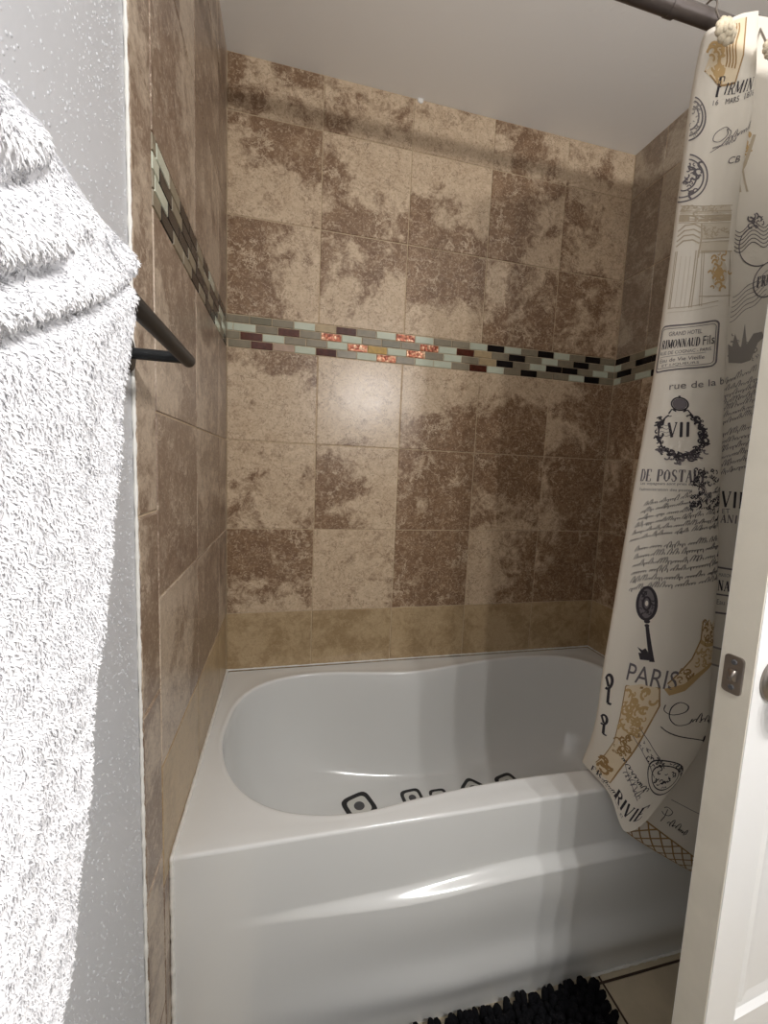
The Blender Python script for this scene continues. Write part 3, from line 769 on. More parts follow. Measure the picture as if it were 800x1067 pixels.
def noiseblob(box, n, size, ink, seed=1, x0=0, x1=1, y0=0, y1=1, ring=None, lift=None):
    """little leaves and curls that make up an ornament"""
    r = random.Random(seed); asp = aspect(box); polys = []
    for k in range(n):
        if ring:
            a = r.uniform(ring[4], ring[5]); rr = 1+r.uniform(-ring[6], ring[6])
            cx_, cy_ = ring[0]+ring[2]*rr*math.cos(a), ring[1]+ring[3]*rr*math.sin(a)
        else: cx_, cy_ = r.uniform(x0, x1), r.uniform(y0, y1)
        s_ = size*r.uniform(.5, 1.2); a0 = r.uniform(0, 6.28); 
        pts = [(cx_+s_/asp*(1-j/9)*math.cos(a0+j*.45), cy_+s_*(1-j/9)*math.sin(a0+j*.45)) for j in range(8)]
        polys.append(stroke(pts, s_*.42, asp))
    put(box, polys, ink, lift)

def line(box, x0, y0, x1, y1, w, ink): put(box, [stroke([(x0, y0), (x1, y1)], w, aspect(box))], ink)
def smooth(pts):
    if len(pts) < 5 or len(pts) > 14: return pts
    P_ = np.array(pts, float); out = []
    for i in range(len(P_)-1):
        a, b2, c, d = P_[max(i-1, 0)], P_[i], P_[i+1], P_[min(i+2, len(P_)-1)]
        for f in (0, .2, .4, .6, .8): out.append(tuple(.5*((2*b2)+(-a+c)*f+(2*a-5*b2+4*c-d)*f*f+(-a+3*b2-3*c+d)*f**3)))
    return out+[tuple(P_[-1])]
def curve(box, pts, w, ink, taper=False):
    if taper: pts = smooth(pts)
    put(box, [stroke(pts, w, aspect(box), taper)], ink)

# top drape patch
put('patch_drape', [fan(dense([(.35,.05),(.98,0),(1.0,.55),(.86,.9),(.45,1.0),(.0,.86),(.1,.55)], 6))], 'inktan', .0005)
noiseblob('patch_drape', 16, .12, 'inkgold', 3, .05, .5, .45, .85)
for k in range(4): curve('patch_drape', [(.55+.08*k+.03*math.sin(j), .1+.07*j) for j in range(10)], .03, 'inkdgold')
curve('patch_drape', [(.0,.86),(.2,.9),(.45,1.0),(.86,.9),(1.0,.55),(.98,0)], .025, 'inkdgold')
serif('firmin', 'F', 'ink', .11, .08, 0, .17, -.35, 1.0); serif('firmin', 'IRMIN', 'ink', .11, slant=.06, x0=.22, x1=1.0, y0=.1, y1=.85)
sans('date', '16', 'inkgrey', 0, .13, 0, .9); sans('date', 'MARS', 'ink', .3, .62, 0, 1); sans('date', '1876', 'inkgrey', .74, 1.0, 0, 1)
for k, (rx, ry) in enumerate([(.95, .5), (.78, .40), (.55, .27)]):
    curve('mark_left', ell(-.0, .5, rx, ry, -1.5, 1.57, 24), .035, 'inkgrey')
noiseblob('mark_left', 26, .07, 'inklight', 5, .0, .6, .1, .9)
curve('grand', [(.45,.12),(.35,.0),(.15,.2),(.1,.5),(.25,.6),(.42,.35),(.4,.1),(.5,.3),(.3,.75),(.05,1.0)], .045, 'inkgrey', True)
script_line('grand', .62, .26, .38, 1.0, -.35, 'inkgrey', .045, 4)
script_line('grand', .86, .12, .1, .6, -.25, 'inkgrey', .03, 6)
for rx, ry in [(.98, .5), (.8, .4), (.5, .26)]:
    curve('mark_left_low', ell(.1, .5, rx*.85, ry, -1.5, 2.2, 26), .03, 'inkgrey')
noiseblob('mark_left_low', 24, .09, 'inkgrey', 7, .05, .7, .15, .85)
sans('cb', 'CB', 'inkgrey', 0, 1, 0, 1, .2)
# column capital and shaft, pale
put('capital', [fan(dense([(.05,.02),(.95,.0),(1,.16),(0,.18)], 6))], 'inkbeige', .0005)
put('capital', [fan(dense([(0,.20),(1,.18),(1,.30),(0,.33)], 6))], 'inktaupe', .0005)
put('capital', [fan(dense([(.45,.36),(1,.33),(1,.62),(.47,.66)], 6))], 'inkbeige', .0005)
put('capital', [fan(dense([(.45,.70),(1,.66),(1,.86),(.47,.92)], 6))], 'inkbeige', .0005)
for y_ in (.0, .1, .18, .25, .33, .62, .68, .88): line('capital', .0 if y_ < .35 else .42, y_+.02, 1, y_, .016, 'inktaupe')
for k in range(4): curve('capital', [(.02,.52+.1*k),(.15,.40+.1*k),(.3,.36+.1*k),(.42,.42+.1*k)], .028, 'inktaupe')
curve('capital', [(.42,.35),(.45,.6),(.43,1.0)], .03, 'inktaupe')
noiseblob('capital', 34, .045, 'inktaupe', 8, .46, .98, .38, .6)
noiseblob('capital', 26, .05, 'inktaupe', 9, .05, .95, .02, .15)
for x_ in (.02, .1, .85, .95): line('shaft', x_, -.1, x_, 1, .018, 'inktaupe')
for x_ in (.3, .5, .65): line('shaft', x_, .0, x_, 1, .008, 'inkbeige')
line('shaft', 0, 1.0, 2.1, .95, .016, 'inktaupe'); line('shaft', -.02, 1.08, 2.1, 1.04, .012, 'inkbeige')
for x_ in (.03, .1, .93): line('niche', x_, 0, x_, .95, .016, 'inktaupe')
line('niche', .0, .0, 1, .0, .02, 'inktaupe'); line('niche', .0, .78, 1, .76, .016, 'inktaupe')
put('niche', [fan(ell(.62, .38, .22, .26, n=18))], 'inkbeige', .0005)
noiseblob('niche', 34, .08, 'inkgold', 10, ring=(.62, .38, .16, .20, 0, 6.28, .9))
# label plate
def rrect(x0, y0, x1, y1, r, asp, n=5):
    rx = r/asp; P_ = []
    for cx_, cy_, a in ((x1-rx, y0+r, -90), (x1-rx, y1-r, 0), (x0+rx, y1-r, 90), (x0+rx, y0+r, 180)):
        for k in range(n+1):
            t = math.radians(a+90*k/n); P_.append((cx_+rx*math.cos(t), cy_+r*math.sin(t)))
    return P_+[P_[0]]
ax_ = aspect('label')
curve('label', rrect(-.05, .02, .97, .97, .1, ax_), .032, 'inkgrey')
curve('label', rrect(-.02, .08, .93, .91, .07, ax_), .012, 'inkgrey')
sans('label', 'GRAND HOTEL', 'inkgrey', .14, .70, .15, .24)
serif('label', 'RIMONNAUD', 'ink', .085, 0, .03, .68, .32, .50); sans('label', 'Fils', 'ink', .73, .92, .31, .50)
sans('label', 'RUE DE COGNAC - PARIS', 'inkgrey', .02, .88, .56, .63)
line('label', .02, .67, .8, .66, .008, 'inkgrey')
sans('label', 'Eau de Vie Vieille', 'inkgrey', .04, .78, .71, .79); sans('label', 'ET LIQUEURS', 'inkgrey', .10, .70, .83, .89)
sans('ruedela', 'rue de la b', 'inkgrey', 0, 1.05, .2, .85)
# wreath with crown
for k in range(2):
    noiseblob('wreath', 60, .052, 'ink', 20+k, ring=(.5, .58, .40, .36, -1.1, 4.25, .12))
curve('wreath', ell(.5, .58, .385, .345, -1.0, 4.14, 50), .022, 'ink')
noiseblob('wreath', 30, .055, 'inkgrey', 22, ring=(.5, .62, .42, .36, .5, 2.6, .16))
put('wreath', [fan(ell(.5, .10, .13, .085, n=16))], 'inkgrey')
curve('wreath', ell(.5, .10, .15, .10, n=20), .022, 'ink'); curve('wreath', [(.38,.19),(.62,.19)], .03, 'ink'); curve('wreath', [(.5,.0),(.5,-.03)], .03, 'ink')
curve('wreath', [(.3,.26),(.36,.19),(.44,.22)], .022, 'ink'); curve('wreath', [(.56,.22),(.64,.19),(.72,.28)], .022, 'ink')
for k in range(4): curve('wreath', [(.06+.04*j, .44+.055*k+.012*math.sin(j*1.6)) for j in range(8)], .008, 'inkgrey')
serif('vii', 'VII', 'ink', .13)
serif('postale', 'DE POSTALE', 'inkgrey', .10, 0, 0, 1.35)
sans('tiny', 'Les voyageurs sont priés de', 'inkgrey', 0, 1, 0, .38); sans('tiny', 'l\'administration des postes', 'inkgrey', 0, 1, .62, 1.0)
noiseblob('spray', 46, .075, 'ink', 25, .05, .98, .02, .42); noiseblob('spray', 30, .07, 'ink', 26, .0, .35, .35, .95); noiseblob('spray', 34, .07, 'ink', 27, .0, .98, .78, 1.0)
noiseblob('spray', 14, .09, 'inkgrey', 28, .3, .95, .4, .75)
for k in range(6): script_line('letter_a', .12+.165*k, .085, -.02*k, 1.0, -.06-.02*(k % 2), 'ink', .016, 40+k)
for k in range(6): script_line('letter_b', .10+.17*k, .09, 0, 1.0, -.05-.02*(k % 2), 'ink', .016, 60+k)
# key
put('key', [fan(ell(.48, .21, .36, .19, n=22))], 'inkgrey', .0005)
curve('key', ell(.48, .21, .40, .205, n=30), .035, 'ink'); curve('key', ell(.48, .21, .16, .08, n=18), .025, 'ink')
put('key', [fan(ell(.48, .21, .07, .035, n=12))], 'cloth', .0010)
noiseblob('key', 20, .035, 'ink', 30, ring=(.48, .21, .26, .13, 0, 6.28, .2))
put('key', [fan(ell(.53, .44, .13, .025, n=12)), fan(ell(.53, .49, .10, .02, n=12)), fan(dense([(.46,.48),(.60,.48),(.86,.98),(.66,.98)], 6))], 'ink')
put('key', [fan(dense([(.70,.96),(.30,.96),(.22,.86),(.36,.87),(.16,.78),(.38,.82),(.50,.79),(.60,.84)], 3))], 'ink')
# shoe
put('shoe', [fan(dense([(.62,.05),(.70,.12),(.80,.02),(.88,.1),(1.0,.04),(1.0,.44),(.90,.62),(.55,.82),(.12,1.0),(-.05,.86),(.18,.70),(.42,.52),(.60,.28)], 5), (.72, .45))], 'inktan', .0005)
put('shoe', [fan(dense([(1.0,.60),(.62,.76),(.30,.98),(.0,1.04),(-.12,.94),(.2,.92),(.5,.74),(.86,.60)], 4), (.45, .84))], 'inkgold', .0008)
noiseblob('shoe', 34, .045, 'inkdgold', 31, .68, 1.0, .06, .34); noiseblob('shoe', 26, .05, 'inkgold', 32, .5, .9, .4, .62); noiseblob('shoe', 16, .05, 'inkdgold', 33, .2, .5, .62, .82)
curve('shoe', [(.60,.30),(.74,.36),(1.0,.34)], .05, 'inkgold'); curve('shoe', [(.64,.10),(.60,.28),(.42,.52),(.18,.70),(-.05,.86)], .02, 'inkdgold')
sans('paris', 'PARIS', 'inkgrey', 0, 1.12, 0, 1)
for k in range(2):
    o_ = .5*k
    curve('edge_keys', ell(.40, .11+o_, .38, .075, -2.6, 2.2, 20), .03, 'ink'); curve('edge_keys', [(.55,.18+o_),(.60,.36+o_)], .032, 'ink')
    curve('edge_keys', [(.58,.36+o_),(.95,.37+o_)], .03, 'ink'); curve('edge_keys', [(.1,.05+o_),(.5,.16+o_)], .03, 'ink')
# boot
put('boot', [fan(dense([(.02,.02),(.45,.0),(.95,.02),(1.08,.12),(.98,.25),(.78,.62),(.62,.98),(.12,1.0),(-.02,.90),(.12,.74),(.22,.5),(.14,.25)], 5), (.45, .4), 4)], 'inktan', .0005)
noiseblob('boot', 60, .035, 'inkgold', 34, .12, .85, .04, .36); noiseblob('boot', 30, .035, 'inkdgold', 35, .28, .70, .36, .62); noiseblob('boot', 14, .05, 'inkdgold', 36, .12, .48, .74, .92)
curve('boot', [(.02,.02),(.95,.02),(1.08,.12),(.98,.25),(.78,.62),(.62,.98),(.12,1.0)], .012, 'inkdgold'); curve('boot', [(.02,.02),(.14,.25),(.22,.5),(.12,.74),(-.02,.9)], .008, 'inkdgold')
# script word
curve('cant', [(.02,.2),(.0,.42),(.2,.5),(.46,.36),(.52,.12),(.36,.0),(.18,.22),(.14,.6),(.3,.9),(.52,.86),(.6,.66)], .05, 'ink', True)
script_line('cant', .80, .26, .60, 1.08, .1, 'ink', .05, 90)
curve('rule', [(0,0),(.4,.5),(.8,.9),(1,.8)], .22, 'ink')
put('rule', [fan(ell(.98, .3, .06, .9, n=12))], 'ink')
curve('banner', [(.0,.0),(.35,.05),(.75,.35),(1.0,.9)], .06, 'inkgrey'); curve('banner', [(-.05,.9),(.25,.95),(.6,1.2),(.9,1.7)], .06, 'inkgrey')
noiseblob('banner', 10, .2, 'ink', 37, .5, .95, .5, 1.2); noiseblob('banner', 10, .16, 'inkgrey', 38, .05, .6, .3, .8)
for r_ in (.52, .38): curve('stamp', ell(.45, .55, r_, r_*1.0, 0, 6.28, 36), .035, 'ink')
noiseblob('stamp', 22, .08, 'ink', 39, ring=(.45, .55, .45, .45, 3.2, 6.0, .06)); noiseblob('stamp', 22, .09, 'ink', 41, .2, .7, .3, .85)
script_line('scrawl', .25, .22, 0, 1, .35, 'ink', .04, 91); script_line('scrawl', .65, .18, .2, .9, .3, 'inkgrey', .03, 92); curve('scrawl', [(0,.1),(.3,.5),(.9,.9)], .025, 'inkgrey')
serif('rivie', 'FR', 'ink', .14, 0, .02, .20, -.1, .55); script_line('rivie', .55, .3, .22, .46, 0, 'ink', .08, 93)
serif('rivie', 'RIVIE', 'ink', .15, .04, .48, 1.02, -.35, .55); sans('rivie', 'rue de la Paix - Paris', 'inkgrey', .12, .6, .66, .84); sans('rivie', 'ET', 'ink', .66, .72, .7, .95)
# second fold
for k in range(4): curve('statue', [(.1+.15*k+.2*math.sin(j*.4+k), .05+.1*j) for j in range(10)], .02, 'inktaupe')
noiseblob('statue', 16, .06, 'inkgold', 43, .1, .8, .25, .45); curve('statue', [(1.0,.25),(.5,.6),(.0,.8)], .04, 'inktaupe')
for k in range(6): curve('waves', [(j/12, .15+.1*k+.10*math.sin(j*.75)+.18*(1-j/12)) for j in range(13)], .022, 'inkgrey')
curve('waves', ell(.65, .75, .5, .5, 1.2, 4.4, 20), .03, 'inkgrey'); noiseblob('waves', 14, .1, 'inkgrey', 44, .4, .9, .0, .25)
for k in range(6): curve('waves_low', [(j/12, .25+.11*k+.85*(1-j/12)*.5-.2+.03*math.sin(j)) for j in range(13)], .014, 'inkgrey')
curve('waves_low', ell(1.0, .25, .45, .4, 0, 6.28, 26), .03, 'inkgrey'); serif('waves_low', 'FRANCE', 'inkgrey', .14, 0, .66, 1.5, .14, .38)
# crown
put('crown_print', [fan(dense([(.05,1.0),(.0,.55),(.12,.62),(.18,.3),(.24,.6),(.36,.62),(.42,.05),(.5,.55),(.6,.62),(.66,.3),(.9,.25),(.99,.38),(.8,.52),(.62,.95),(.4,1.02)], 4), (.38, .75))], 'inklight', .0005)
noiseblob('crown_print', 30, .07, 'inklight', 45, .05, .85, .3, .95)
script_line('henne', .7, .45, 0, 1, -.1, 'inkgrey', .06, 95)
for k in range(6): script_line('letter_c', .14+.16*k, .10, 0, 1.0, -.05, 'inkgrey', .018, 100+k)
for k in range(6): script_line('letter_d', .14+.16*k, .09, 0, 1.0, -.04, 'inkgrey', .016, 110+k)
serif('vie', 'VIE', 'ink', .13); sans('et', 'ET', 'inkgrey'); serif('anie', 'ANIE', 'inkgrey', .14)
line('plate_low', -.05, .06, 1.1, .08, .035, 'inkgrey'); sans('plate_low', 'MAISON FONDÉE', 'inkgrey', .05, .95, .15, .24); serif('plate_low', 'NAUD', 'ink', .13, 0, .05, .85, .32, .52)
line('plate_low', -.05, .60, 1.1, .62, .03, 'inkgrey'); sans('plate_low', 'Eau de Vie', 'inkgrey', .05, .95, .70, .80); line('plate_low', -.05, .96, 1.1, .98, .035, 'inkgrey')
put('box_low', [fan(dense([(0,.0),(1,.1),(1,1),(0,.9)], 5))], 'inkbeige', .0005); line('box_low', 0, 0, 1, .1, .1, 'inklight'); line('box_low', 0, .9, 1, 1, .1, 'inklight')
curve('paris_low', [(.1,.1),(.25,.0),(.45,.1),(.35,.35),(.15,.4),(.05,.3)], .05, 'ink', True); curve('paris_low', [(.25,.1),(.2,.5),(.1,.8)], .05, 'ink'); script_line('paris_low', .75, .25, .35, 1.1, .15, 'ink', .05, 120)
line('rule_low', 0, 0, 1, 0, .18, 'inkgrey')
# lattice hem of the second fold
ST['hem'] = [(6.0, 9.55), (12.0, 9.55), (6.0, 9.985)]
line('hem', 0, .02, 1, .02, .06, 'inkdgold'); line('hem', 0, .97, 1, .97, .05, 'inkdgold')
for k in range(-1, 22):
    u0 = k/22
    curve('hem', [(min(max(u0+j/10*.085, 0), 1), j/10) for j in range(11)], .05, 'inkdgold')
    curve('hem', [(min(max(u0+.085-j/10*.085, 0), 1), j/10) for j in range(11)], .05, 'inkdgold')

curtain = cur.build('shower_curtain', [M['curtain']]+[M[k] for k in INK[1:]])
tag(curtain, 'cream shower curtain printed with French words and keys, bunched at the right over the tub', 'shower curtain')

# curtain hooks with a carved ivory flower
def hook(x, z, r, label):
    root = empty('curtain_hook', (x, RY, RZ)); tag(root, label, 'curtain hook', 'curtain hooks on the rod')
    m = MB(); yv = -.818
    # petals around a domed heart
    for ringn, (cnt, rr, ps) in enumerate([(9, .72, .36), (6, .36, .30), (1, 0, .3)]):
        for k in range(cnt):
            a = 2*math.pi*k/cnt+ringn*.3
            c = (x+r*rr*math.cos(a), yv-.003*ringn, z+r*rr*math.sin(a))
            prof = [(r*ps*math.sin(q), .0045*math.cos(q)) for q in np.linspace(0.01, math.pi, 9)]
            m.lathe([(q[0], q[1]) for q in prof], c, (.15*math.cos(a), -1, .15*math.sin(a)), 12)
    m.lathe([(0, -.002), (r*.8, -.002), (r*.8, .003), (0, .003)], (x, yv+.002, z), (0, -1, 0), 20)
    m.build('flower', M['resin'], root)
    m = MB()
    pts = [(x, yv+.004, z+.0)]
    pts = [(x+.004, yv+.004, z)] + [(x+.026, RY-.024*math.cos(a), RZ+.024*math.sin(a)) for a in np.linspace(-.35, 2.8, 24)]
    m.tube(pts, .0018, 10); m.build('wire_ring', M['nickel'], root)
hook(.977, 2.089, .023, 'ivory flower curtain hook at the left top corner of the curtain')
hook(1.086, 2.085, .018, 'ivory flower curtain hook at the right edge of the photo, second from the left')

# ------------------------------------------------------------------ door
Nn = Vector((.852, -1.089, 0)); dd = Vector((.9956, .094, 0)).normalized(); nn2 = Vector((-dd.y, dd.x, 0))
def DP(s, d, z): q = Nn+dd*s+nn2*d; return (q.x, q.y, z)       # s along the leaf, d into its thickness
DW, DT, DH = .70, .046, 2.03
def dbox(m, s0, s1, d0, d1, z0, z1, mi=0):
    vs = [DP(s0,d0,z0),DP(s1,d0,z0),DP(s1,d1,z0),DP(s0,d1,z0),DP(s0,d0,z1),DP(s1,d0,z1),DP(s1,d1,z1),DP(s0,d1,z1)]
    m.add(vs, [(0,3,2,1),(4,5,6,7),(0,1,5,4),(1,2,6,5),(2,3,7,6),(3,0,4,7)], mi)
m = MB(); e = .0016
# leaf: stiles and rails round three recessed panels
PS = .072
panels = [(PS, DW-PS, .400, 1.30), (PS, DW-PS, 1.44, 1.90), (PS, DW-PS, .12, .30)]
dbox(m, e, PS, 0, DT, .012, DH); dbox(m, DW-PS, DW, 0, DT, .012, DH)
for z0, z1 in ((.012, .12), (.30, .400), (1.30, 1.44), (1.90, DH)): dbox(m, PS, DW-PS, 0, DT, z0, z1)
dbox(m, 0, e, e, DT-e, .012, DH, 1)
for s0, s1, z0, z1 in panels:
    for side in (0, 1):
        f = (lambda d: d) if side == 0 else (lambda d: DT-d)
        prof = [(0, 0), (.006, .007), (.016, .008), (.022, .004), (.034, .006), (.036, .006)]
        rr_ = []
        for ins, dep in prof:
            rr_.append([DP(s0+ins, f(dep), z0+ins), DP(s1-ins, f(dep), z0+ins), DP(s1-ins, f(dep), z1-ins), DP(s0+ins, f(dep), z1-ins)])
        m.grid(np.array(rr_), 0, False, wrap=True); m.add(rr_[-1], [(0, 1, 2, 3)], 0)
door = m.build('door_1', [M['door'], M['dooredge']], normals=True); tag(door, kind='structure')
# edge skin in the slightly yellower edge paint, then latch plate and knob
m = MB(); zc = .985
def epl(d, z, out=.0): return DP(-out, d, z)
pl = []
hw, hh, rc = .0128, .0285, .006
for cx_, cz_, a in ((hw-rc, hh-rc, 0), (-hw+rc, hh-rc, 90), (-hw+rc, -hh+rc, 180), (hw-rc, -hh+rc, 270)):
    for k in range(6):
        t = math.radians(a+90*k/5); pl.append((cx_+rc*math.cos(t), cz_+rc*math.sin(t)))
A = [epl(DT*.55+q[0], zc+q[1], -.0005) for q in pl]; B = [epl(DT*.55+q[0], zc+q[1], .0022) for q in pl]; Bi = [epl(DT*.55+q[0]*.93, zc+q[1]*.97, .0026) for q in pl]
m.grid(np.array([A, B, Bi]), 0, False, wrap=True); m.add(Bi, [tuple(range(len(Bi)))], 0)
lp = m.build('latch_plate', M['nickel'], door, normals=True)
m = MB()   # bevelled latch bolt
vs = []
for z_ in np.linspace(-.0085, .0085, 9):
    hgt = math.sqrt(max(0, 1-(z_/.0095)**2))
    for d_, o_ in ((-.0062, .0025), (-.0055, .0025+.0095*hgt), (-.001, .0025+.0085*hgt), (.0062, .0028)):
        vs.append(epl(DT*.55+d_, zc+z_, o_))
m.add(vs, [(i*4+k, i*4+k+1, (i+1)*4+k+1, (i+1)*4+k) for i in range(8) for k in range(3)], 0, True)
m.add(vs[:4], [(0, 1, 2, 3)]); m.add(vs[-4:], [(3, 2, 1, 0)])
m.build('latch_bolt', M['nickel'], door, normals=True)
for zz in (.019, -.019):
    m = MB(); m.lathe([(0, .0032), (.0012, .0030), (.0034, .0036), (.0042, .0026)], epl(DT*.55, zc+zz, 0), tuple(-dd), 16)
    m.build('screw', M['st_grey'], door)
m = MB(); kc = DP(.047, 0, zc)
m.lathe([(0, 0), (.0335, 0), (.034, .003), (.031, .0075), (.022, .010), (.014, .012), (.0125, .020), (.014, .030), (.022, .036), (.0275, .045), (.0275, .054), (.022, .062), (.010, .065), (.0001, .0655)], kc, tuple(-nn2), 40)
m.build('door_knob', M['nickel'], door)

# ------------------------------------------------------------------ towel bar
BX, BZ = .073, 1.399
WXL = -.0045
bar = empty('towel_bar', (WXL, -1.2, BZ)); tag(bar, 'matt black towel bar on the white wall beside the tiles', 'towel bar')
m = MB(); m.tube([(BX, -.882, BZ), (BX, -1.60, BZ)], .0088, 24); m.lathe([(0, -.0045), (.005, -.0042), (.0088, 0)], (BX, -.882, BZ), (0, -1, 0), 24)
m.build('bar', M['black_metal'], bar)
for yy in (-.896, -1.585):
    m = MB(); m.tube([(WXL+.006, yy, BZ), (BX, yy, BZ)], .0072, 20); m.build('post', M['black_metal'], bar)
    m = MB(); m.lathe([(0, 0), (.0235, 0), (.0245, .002), (.0245, .008), (.022, .011), (0, .0115)], (WXL, yy, BZ), (1, 0, 0), 32); m.build('wall_flange', M['black_metal'], bar)

# ------------------------------------------------------------------ towel
ZE = [(.80,-1.365),(.90,-1.345),(1.007,-1.317),(1.085,-1.291),(1.156,-1.279),(1.221,-1.258),(1.307,-1.233),(1.345,-1.212),(1.371,-1.203),(1.389,-1.202),(1.42,-1.206),(1.45,-1.21)]
zk = np.array([q[0] for q in ZE]); yk = np.array([q[1] for q in ZE])
def yedge(z): return float(np.interp(z, zk, yk))
# cross-section in XZ: front sheet up, over the bar, back sheet down
prof = []
for z in np.linspace(.82, 1.355, 120): prof.append((.113+.006*math.sin((z-.8)*3), z))
for a in np.linspace(0, math.pi, 44)[1:]: prof.append((.070+.049*math.cos(a), 1.357+.052*math.sin(a)))
for z in np.linspace(1.355, .86, 60)[1:]: prof.append((.021+.002*math.sin(z*9), z))
inner = []
for z in np.linspace(.86, 1.36, 30): inner.append((.036, z))
for a in np.linspace(math.pi, 0, 16): inner.append((.070+.020*math.cos(a), 1.385+.024*math.sin(a)))
for z in np.linspace(1.36, .82, 30): inner.append((.099, z))
def crease_d(y, z):
    """grooves and swells of the draped terry; lines measured on the front"""
    d = 0
    for (pts, w, dep) in CRE:
        zz = np.interp(y, pts[0], pts[1]); fade = float(sstep(pts[0][0]-.03, pts[0][0]+.005, y)*(1-sstep(pts[0][-1]-.012, pts[0][-1]+.01, y)))
        d -= dep*fade*math.exp(-((z-zz)/w)**2)
        d += dep*.55*fade*math.exp(-((z-zz-w*2.1)/(w*1.7))**2)
    return d
CRE = [(([-1.60,-1.335,-1.322,-1.305], [1.342,1.352,1.362,1.372]), .0055, .009),
       (([-1.60,-1.347,-1.306,-1.288], [1.300,1.316,1.338,1.356]), .0050, .009),
       (([-1.60,-1.36,-1.335,-1.296,-1.245,-1.20], [1.292,1.292,1.302,1.323,1.351,1.380]), .0045, .008)]
YN = np.concatenate([np.linspace(-1.56, -1.42, 40), np.linspace(-1.418, 0, 200)])
ny = 240
def towel_pt(pr, j, depth=1):
    x_, z_ = pr
    ye = yedge(z_); y0 = -1.56
    f = j/(ny-1); y_ = y0+(ye-y0)*f
    rnd = ye-y_
    cxm = .105 if x_ > .07 else .03
    k = math.sqrt(max(0, 1-((.010-rnd)/.010)**2)) if rnd < .010 else 1
    if z_ > 1.357:
        cx_, cz_ = .070, 1.375
        xx = cx_+(x_-cx_)*(.80+.20*k); zz = cz_+(z_-cz_)*(.82+.18*k)
    else: xx = cxm+(x_-cxm)*k; zz = z_
    return xx, y_, zz
OUT = np.zeros((len(prof), ny, 3))
for i, q in enumerate(prof):
    for j in range(ny):
        x_, y_, z_ = towel_pt(q, j)
        if q[0] > .07:
            dd_ = crease_d(y_, z_)
            big = -.0015+.0035*float(sstep(1.36, 1.40, z_))+.003*noise.noise(Vector((1.1, y_*14, z_*7)))+.0022*noise.noise(Vector((4.2, y_*45, z_*22)))
            if z_ > 1.357: cn = np.array([x_-.07, 0, z_-1.357]); cn /= np.linalg.norm(cn)
            else: cn = np.array([1., 0, 0])
            x_ += cn[0]*(dd_+big); z_ += cn[2]*(dd_+big)
        OUT[i, j] = (x_, y_, z_)
IN = np.zeros((len(inner), ny, 3))
for i, q in enumerate(inner):
    for j in range(ny):
        IN[i, j] = (q[0], -1.56+(yedge(q[1])-.0-(-1.56))*j/(ny-1), q[1])
tw = MB(); tw.grid(OUT, 0, True, flip=True); tw.grid(IN, 0, True, flip=True)
# end caps along y edge: join outer outline to inner outline
loopo = [tuple(q) for q in OUT[:, -1]]; loopi = [tuple(q) for q in IN[:, -1]]
tw.add(loopo+loopi, [tuple(range(len(loopo)+len(loopi)))], 0)
loopo = [tuple(q) for q in OUT[:, 0]]; loopi = [tuple(q) for q in IN[:, 0]]
tw.add(loopo+loopi, [tuple(reversed(range(len(loopo)+len(loopi))))], 0)
# terry loops: small bent tufts all over the outer face
du = np.gradient(OUT, axis=1); dv = np.gradient(OUT, axis=0)
NO = np.cross(du, dv); ln = np.linalg.norm(NO, axis=2)[:, :, None]; ln[ln == 0] = 1; NO = NO/ln
chk = NO[40, 120]
if chk[0] < 0: NO = -NO
NTUFT = 150000
ii = rng.uniform(0, 163, NTUFT); jj = rng.uniform(0, ny-1.001, NTUFT)
i0 = ii.astype(int); j0 = jj.astype(int); fi = (ii-i0)[:, None]; fj = (jj-j0)[:, None]
def bil(Z): return Z[i0, j0]*(1-fi)*(1-fj)+Z[i0+1, j0]*fi*(1-fj)+Z[i0, j0+1]*(1-fi)*fj+Z[i0+1, j0+1]*fi*fj
Pt = bil(OUT); Nt = bil(NO); Nt /= np.linalg.norm(Nt, axis=1)[:, None]
# slow field of lean directions gives the brushed, clumped look
ph = np.array([noise.noise(Vector((q[1]*110, q[2]*110, q[0]*110))) for q in Pt])*6+rng.normal(0, 1.0, NTUFT)+math.pi/2
ta = np.cross(Nt, [0, 0, 1.0]); ta /= (np.linalg.norm(ta, axis=1)[:, None]+1e-9); tb = np.cross(ta, Nt)
lean = ta*np.cos(ph)[:, None]+tb*(-np.abs(np.sin(ph)))[:, None]
ln_ = rng.uniform(.0016, .0034, NTUFT)[:, None]; wd = rng.uniform(.00025, .00045, NTUFT)[:, None]
side = np.cross(lean, Nt)
p0 = Pt-Nt*.0003; p1 = Pt+Nt*ln_*.30+lean*ln_*.45; p2 = Pt+Nt*ln_*.42+lean*ln_*1.05
V = np.stack([p0-side*wd, p0+side*wd, p1+side*wd, p1-side*wd, p2+Nt*0+side*wd*.5, p2-side*wd*.5], 1).reshape(-1, 3)
base = len(tw.v)
me = bpy.data.meshes.new('towel')
allv = np.concatenate([np.array(tw.v), V])
idx = (np.arange(NTUFT)*6+base)[:, None]
F = np.concatenate([idx+np.array([[0, 1, 2, 3]]), idx+np.array([[3, 2, 4, 5]])], 0)
faces = list(tw.f)+[tuple(q) for q in F.tolist()]
me.from_pydata(allv.tolist(), [], faces); me.materials.append(M['towel'])
me.polygons.foreach_set('use_smooth', [True]*(len(faces))); me.update()
towel = link('towel', me)
tag(towel, 'fluffy white terry towel draped over the black bar on the left wall', 'towel')

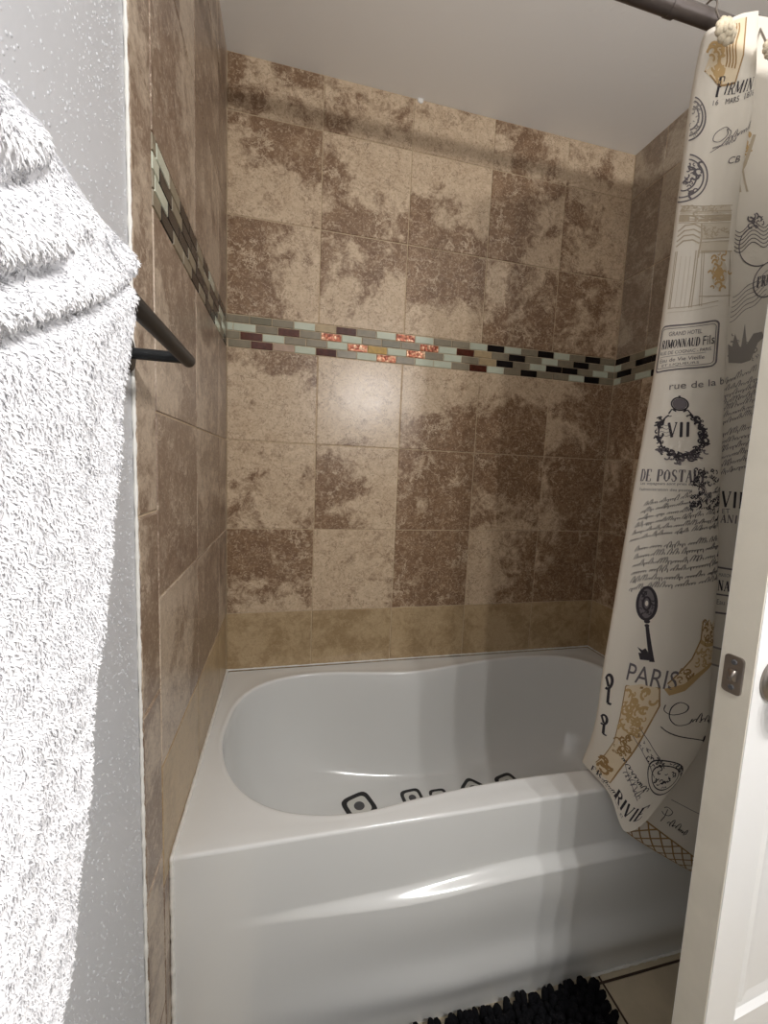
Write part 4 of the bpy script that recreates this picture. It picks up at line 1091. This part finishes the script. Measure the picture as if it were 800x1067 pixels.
# ------------------------------------------------------------------ bath mat
MX0, MX1, MY0, MY1 = .16, .950, -1.25, -.766
m = MB(); m.box((MX0, MY0, .001), (MX1, MY1, .011))
mb_v, mb_f = list(m.v), list(m.f)
cnt = 0
step = .0125
y = MY0
while y <= MY1:
    x = MX0
    while x <= MX1:
        px_, py_ = x+random.uniform(-.005, .005), y+random.uniform(-.005, .005)
        edge = min(px_-MX0, MX1-px_, py_-MY0, MY1-py_)
        h = random.uniform(.023, .030); r = random.uniform(.0080, .0104)
        lx, ly = random.uniform(-.006, .006), random.uniform(-.006, .006)
        if edge < .015:
            lx += .012*(1 if MX1-px_ < .015 else -1 if px_-MX0 < .015 else 0); ly += .008*(1 if MY1-py_ < .015 else -1 if py_-MY0 < .015 else 0)
        b0 = len(mb_v); n = 6
        for (hh_, rr_, ff) in ((0, .8, 0), (.5, 1, .5), (.82, .88, .9), (1.0, .5, 1.0)):
            for k in range(n):
                a = 2*math.pi*k/n; mb_v.append((px_+lx*ff+r*rr_*math.cos(a), py_+ly*ff+r*rr_*math.sin(a), .009+h*hh_))
        for q in range(3):
            for k in range(n): mb_f.append((b0+q*n+k, b0+q*n+(k+1) % n, b0+(q+1)*n+(k+1) % n, b0+(q+1)*n+k))
        mb_f.append(tuple(b0+3*n+k for k in range(n)))
        x += step
    y += step
me = bpy.data.meshes.new('bath_mat'); me.from_pydata(mb_v, [], mb_f); me.materials.append(M['mat'])
me.polygons.foreach_set('use_smooth', [True]*len(mb_f)); me.update()
mat_o = link('bath_mat', me); tag(mat_o, 'black shaggy chenille bath mat on the floor against the tub', 'bath mat')

# ------------------------------------------------------------------ three-bulb light bar behind the camera
vl = empty('light_bar', (.835, -1.90, CEIL)); tag(vl, 'three-bulb light bar hanging from the ceiling behind the camera', 'light fixture')
LY = -1.90
BULBS = [(.971, LY, 1.858), (.837, LY, 1.845), (.710, LY, 1.828)]
m = MB(); m.tube([(.62, -1.90, 2.00), (1.06, -1.90, 2.00)], .012, 16); m.build('crossbar', M['nickel'], vl)
m = MB(); m.tube([(.835, -1.90, CEIL), (.835, -1.90, 2.00)], .008, 16); m.lathe([(0, 0), (.06, 0), (.055, .02), (.01, .03)], (.835, -1.90, CEIL), (0, 0, -1)); m.build('ceiling_rose', M['nickel'], vl)
for bx, by, bz in BULBS:
    m = MB(); m.tube([(bx, by, 1.995), (bx, by, bz+.03)], .014, 16); m.build('lamp_socket', M['nickel'], vl)
    ld = bpy.data.lights.new('bulb', 'POINT'); ld.energy = 15; ld.shadow_soft_size = .014; ld.color = (1, .98, .965)
    lo = bpy.data.objects.new('bulb', ld); COL.objects.link(lo); lo.parent = vl; lo.location = (bx-.835, by+1.90, bz-CEIL)

# ------------------------------------------------------------------ world, camera, colour
w = bpy.data.worlds.new('World'); scn.world = w; w.use_nodes = True
w.node_tree.nodes['Background'].inputs[0].default_value = (.8, .85, 1, 1); w.node_tree.nodes['Background'].inputs[1].default_value = .3
cd = bpy.data.cameras.new('camera'); co = bpy.data.objects.new('camera', cd); COL.objects.link(co)
cd.sensor_fit = 'HORIZONTAL'; cd.sensor_width = 36; cd.lens = 36*427.83/800; cd.clip_start = .01; cd.clip_end = 20
R = [[0.973614, -0.016431, -0.227609], [-0.224404, 0.112258, -0.968009], [0.041456, 0.993543, 0.105609]]
mw = Matrix([[R[0][0], R[0][1], R[0][2], .20839], [R[1][0], R[1][1], R[1][2], -1.50579], [R[2][0], R[2][1], R[2][2], 1.26462], [0, 0, 0, 1]])
co.matrix_world = mw
scn.camera = co
vs_ = scn.view_settings
vs_.view_transform = 'Standard'; vs_.look = 'None'; vs_.gamma = 1; vs_.use_curve_mapping = False; vs_.exposure = 0.2
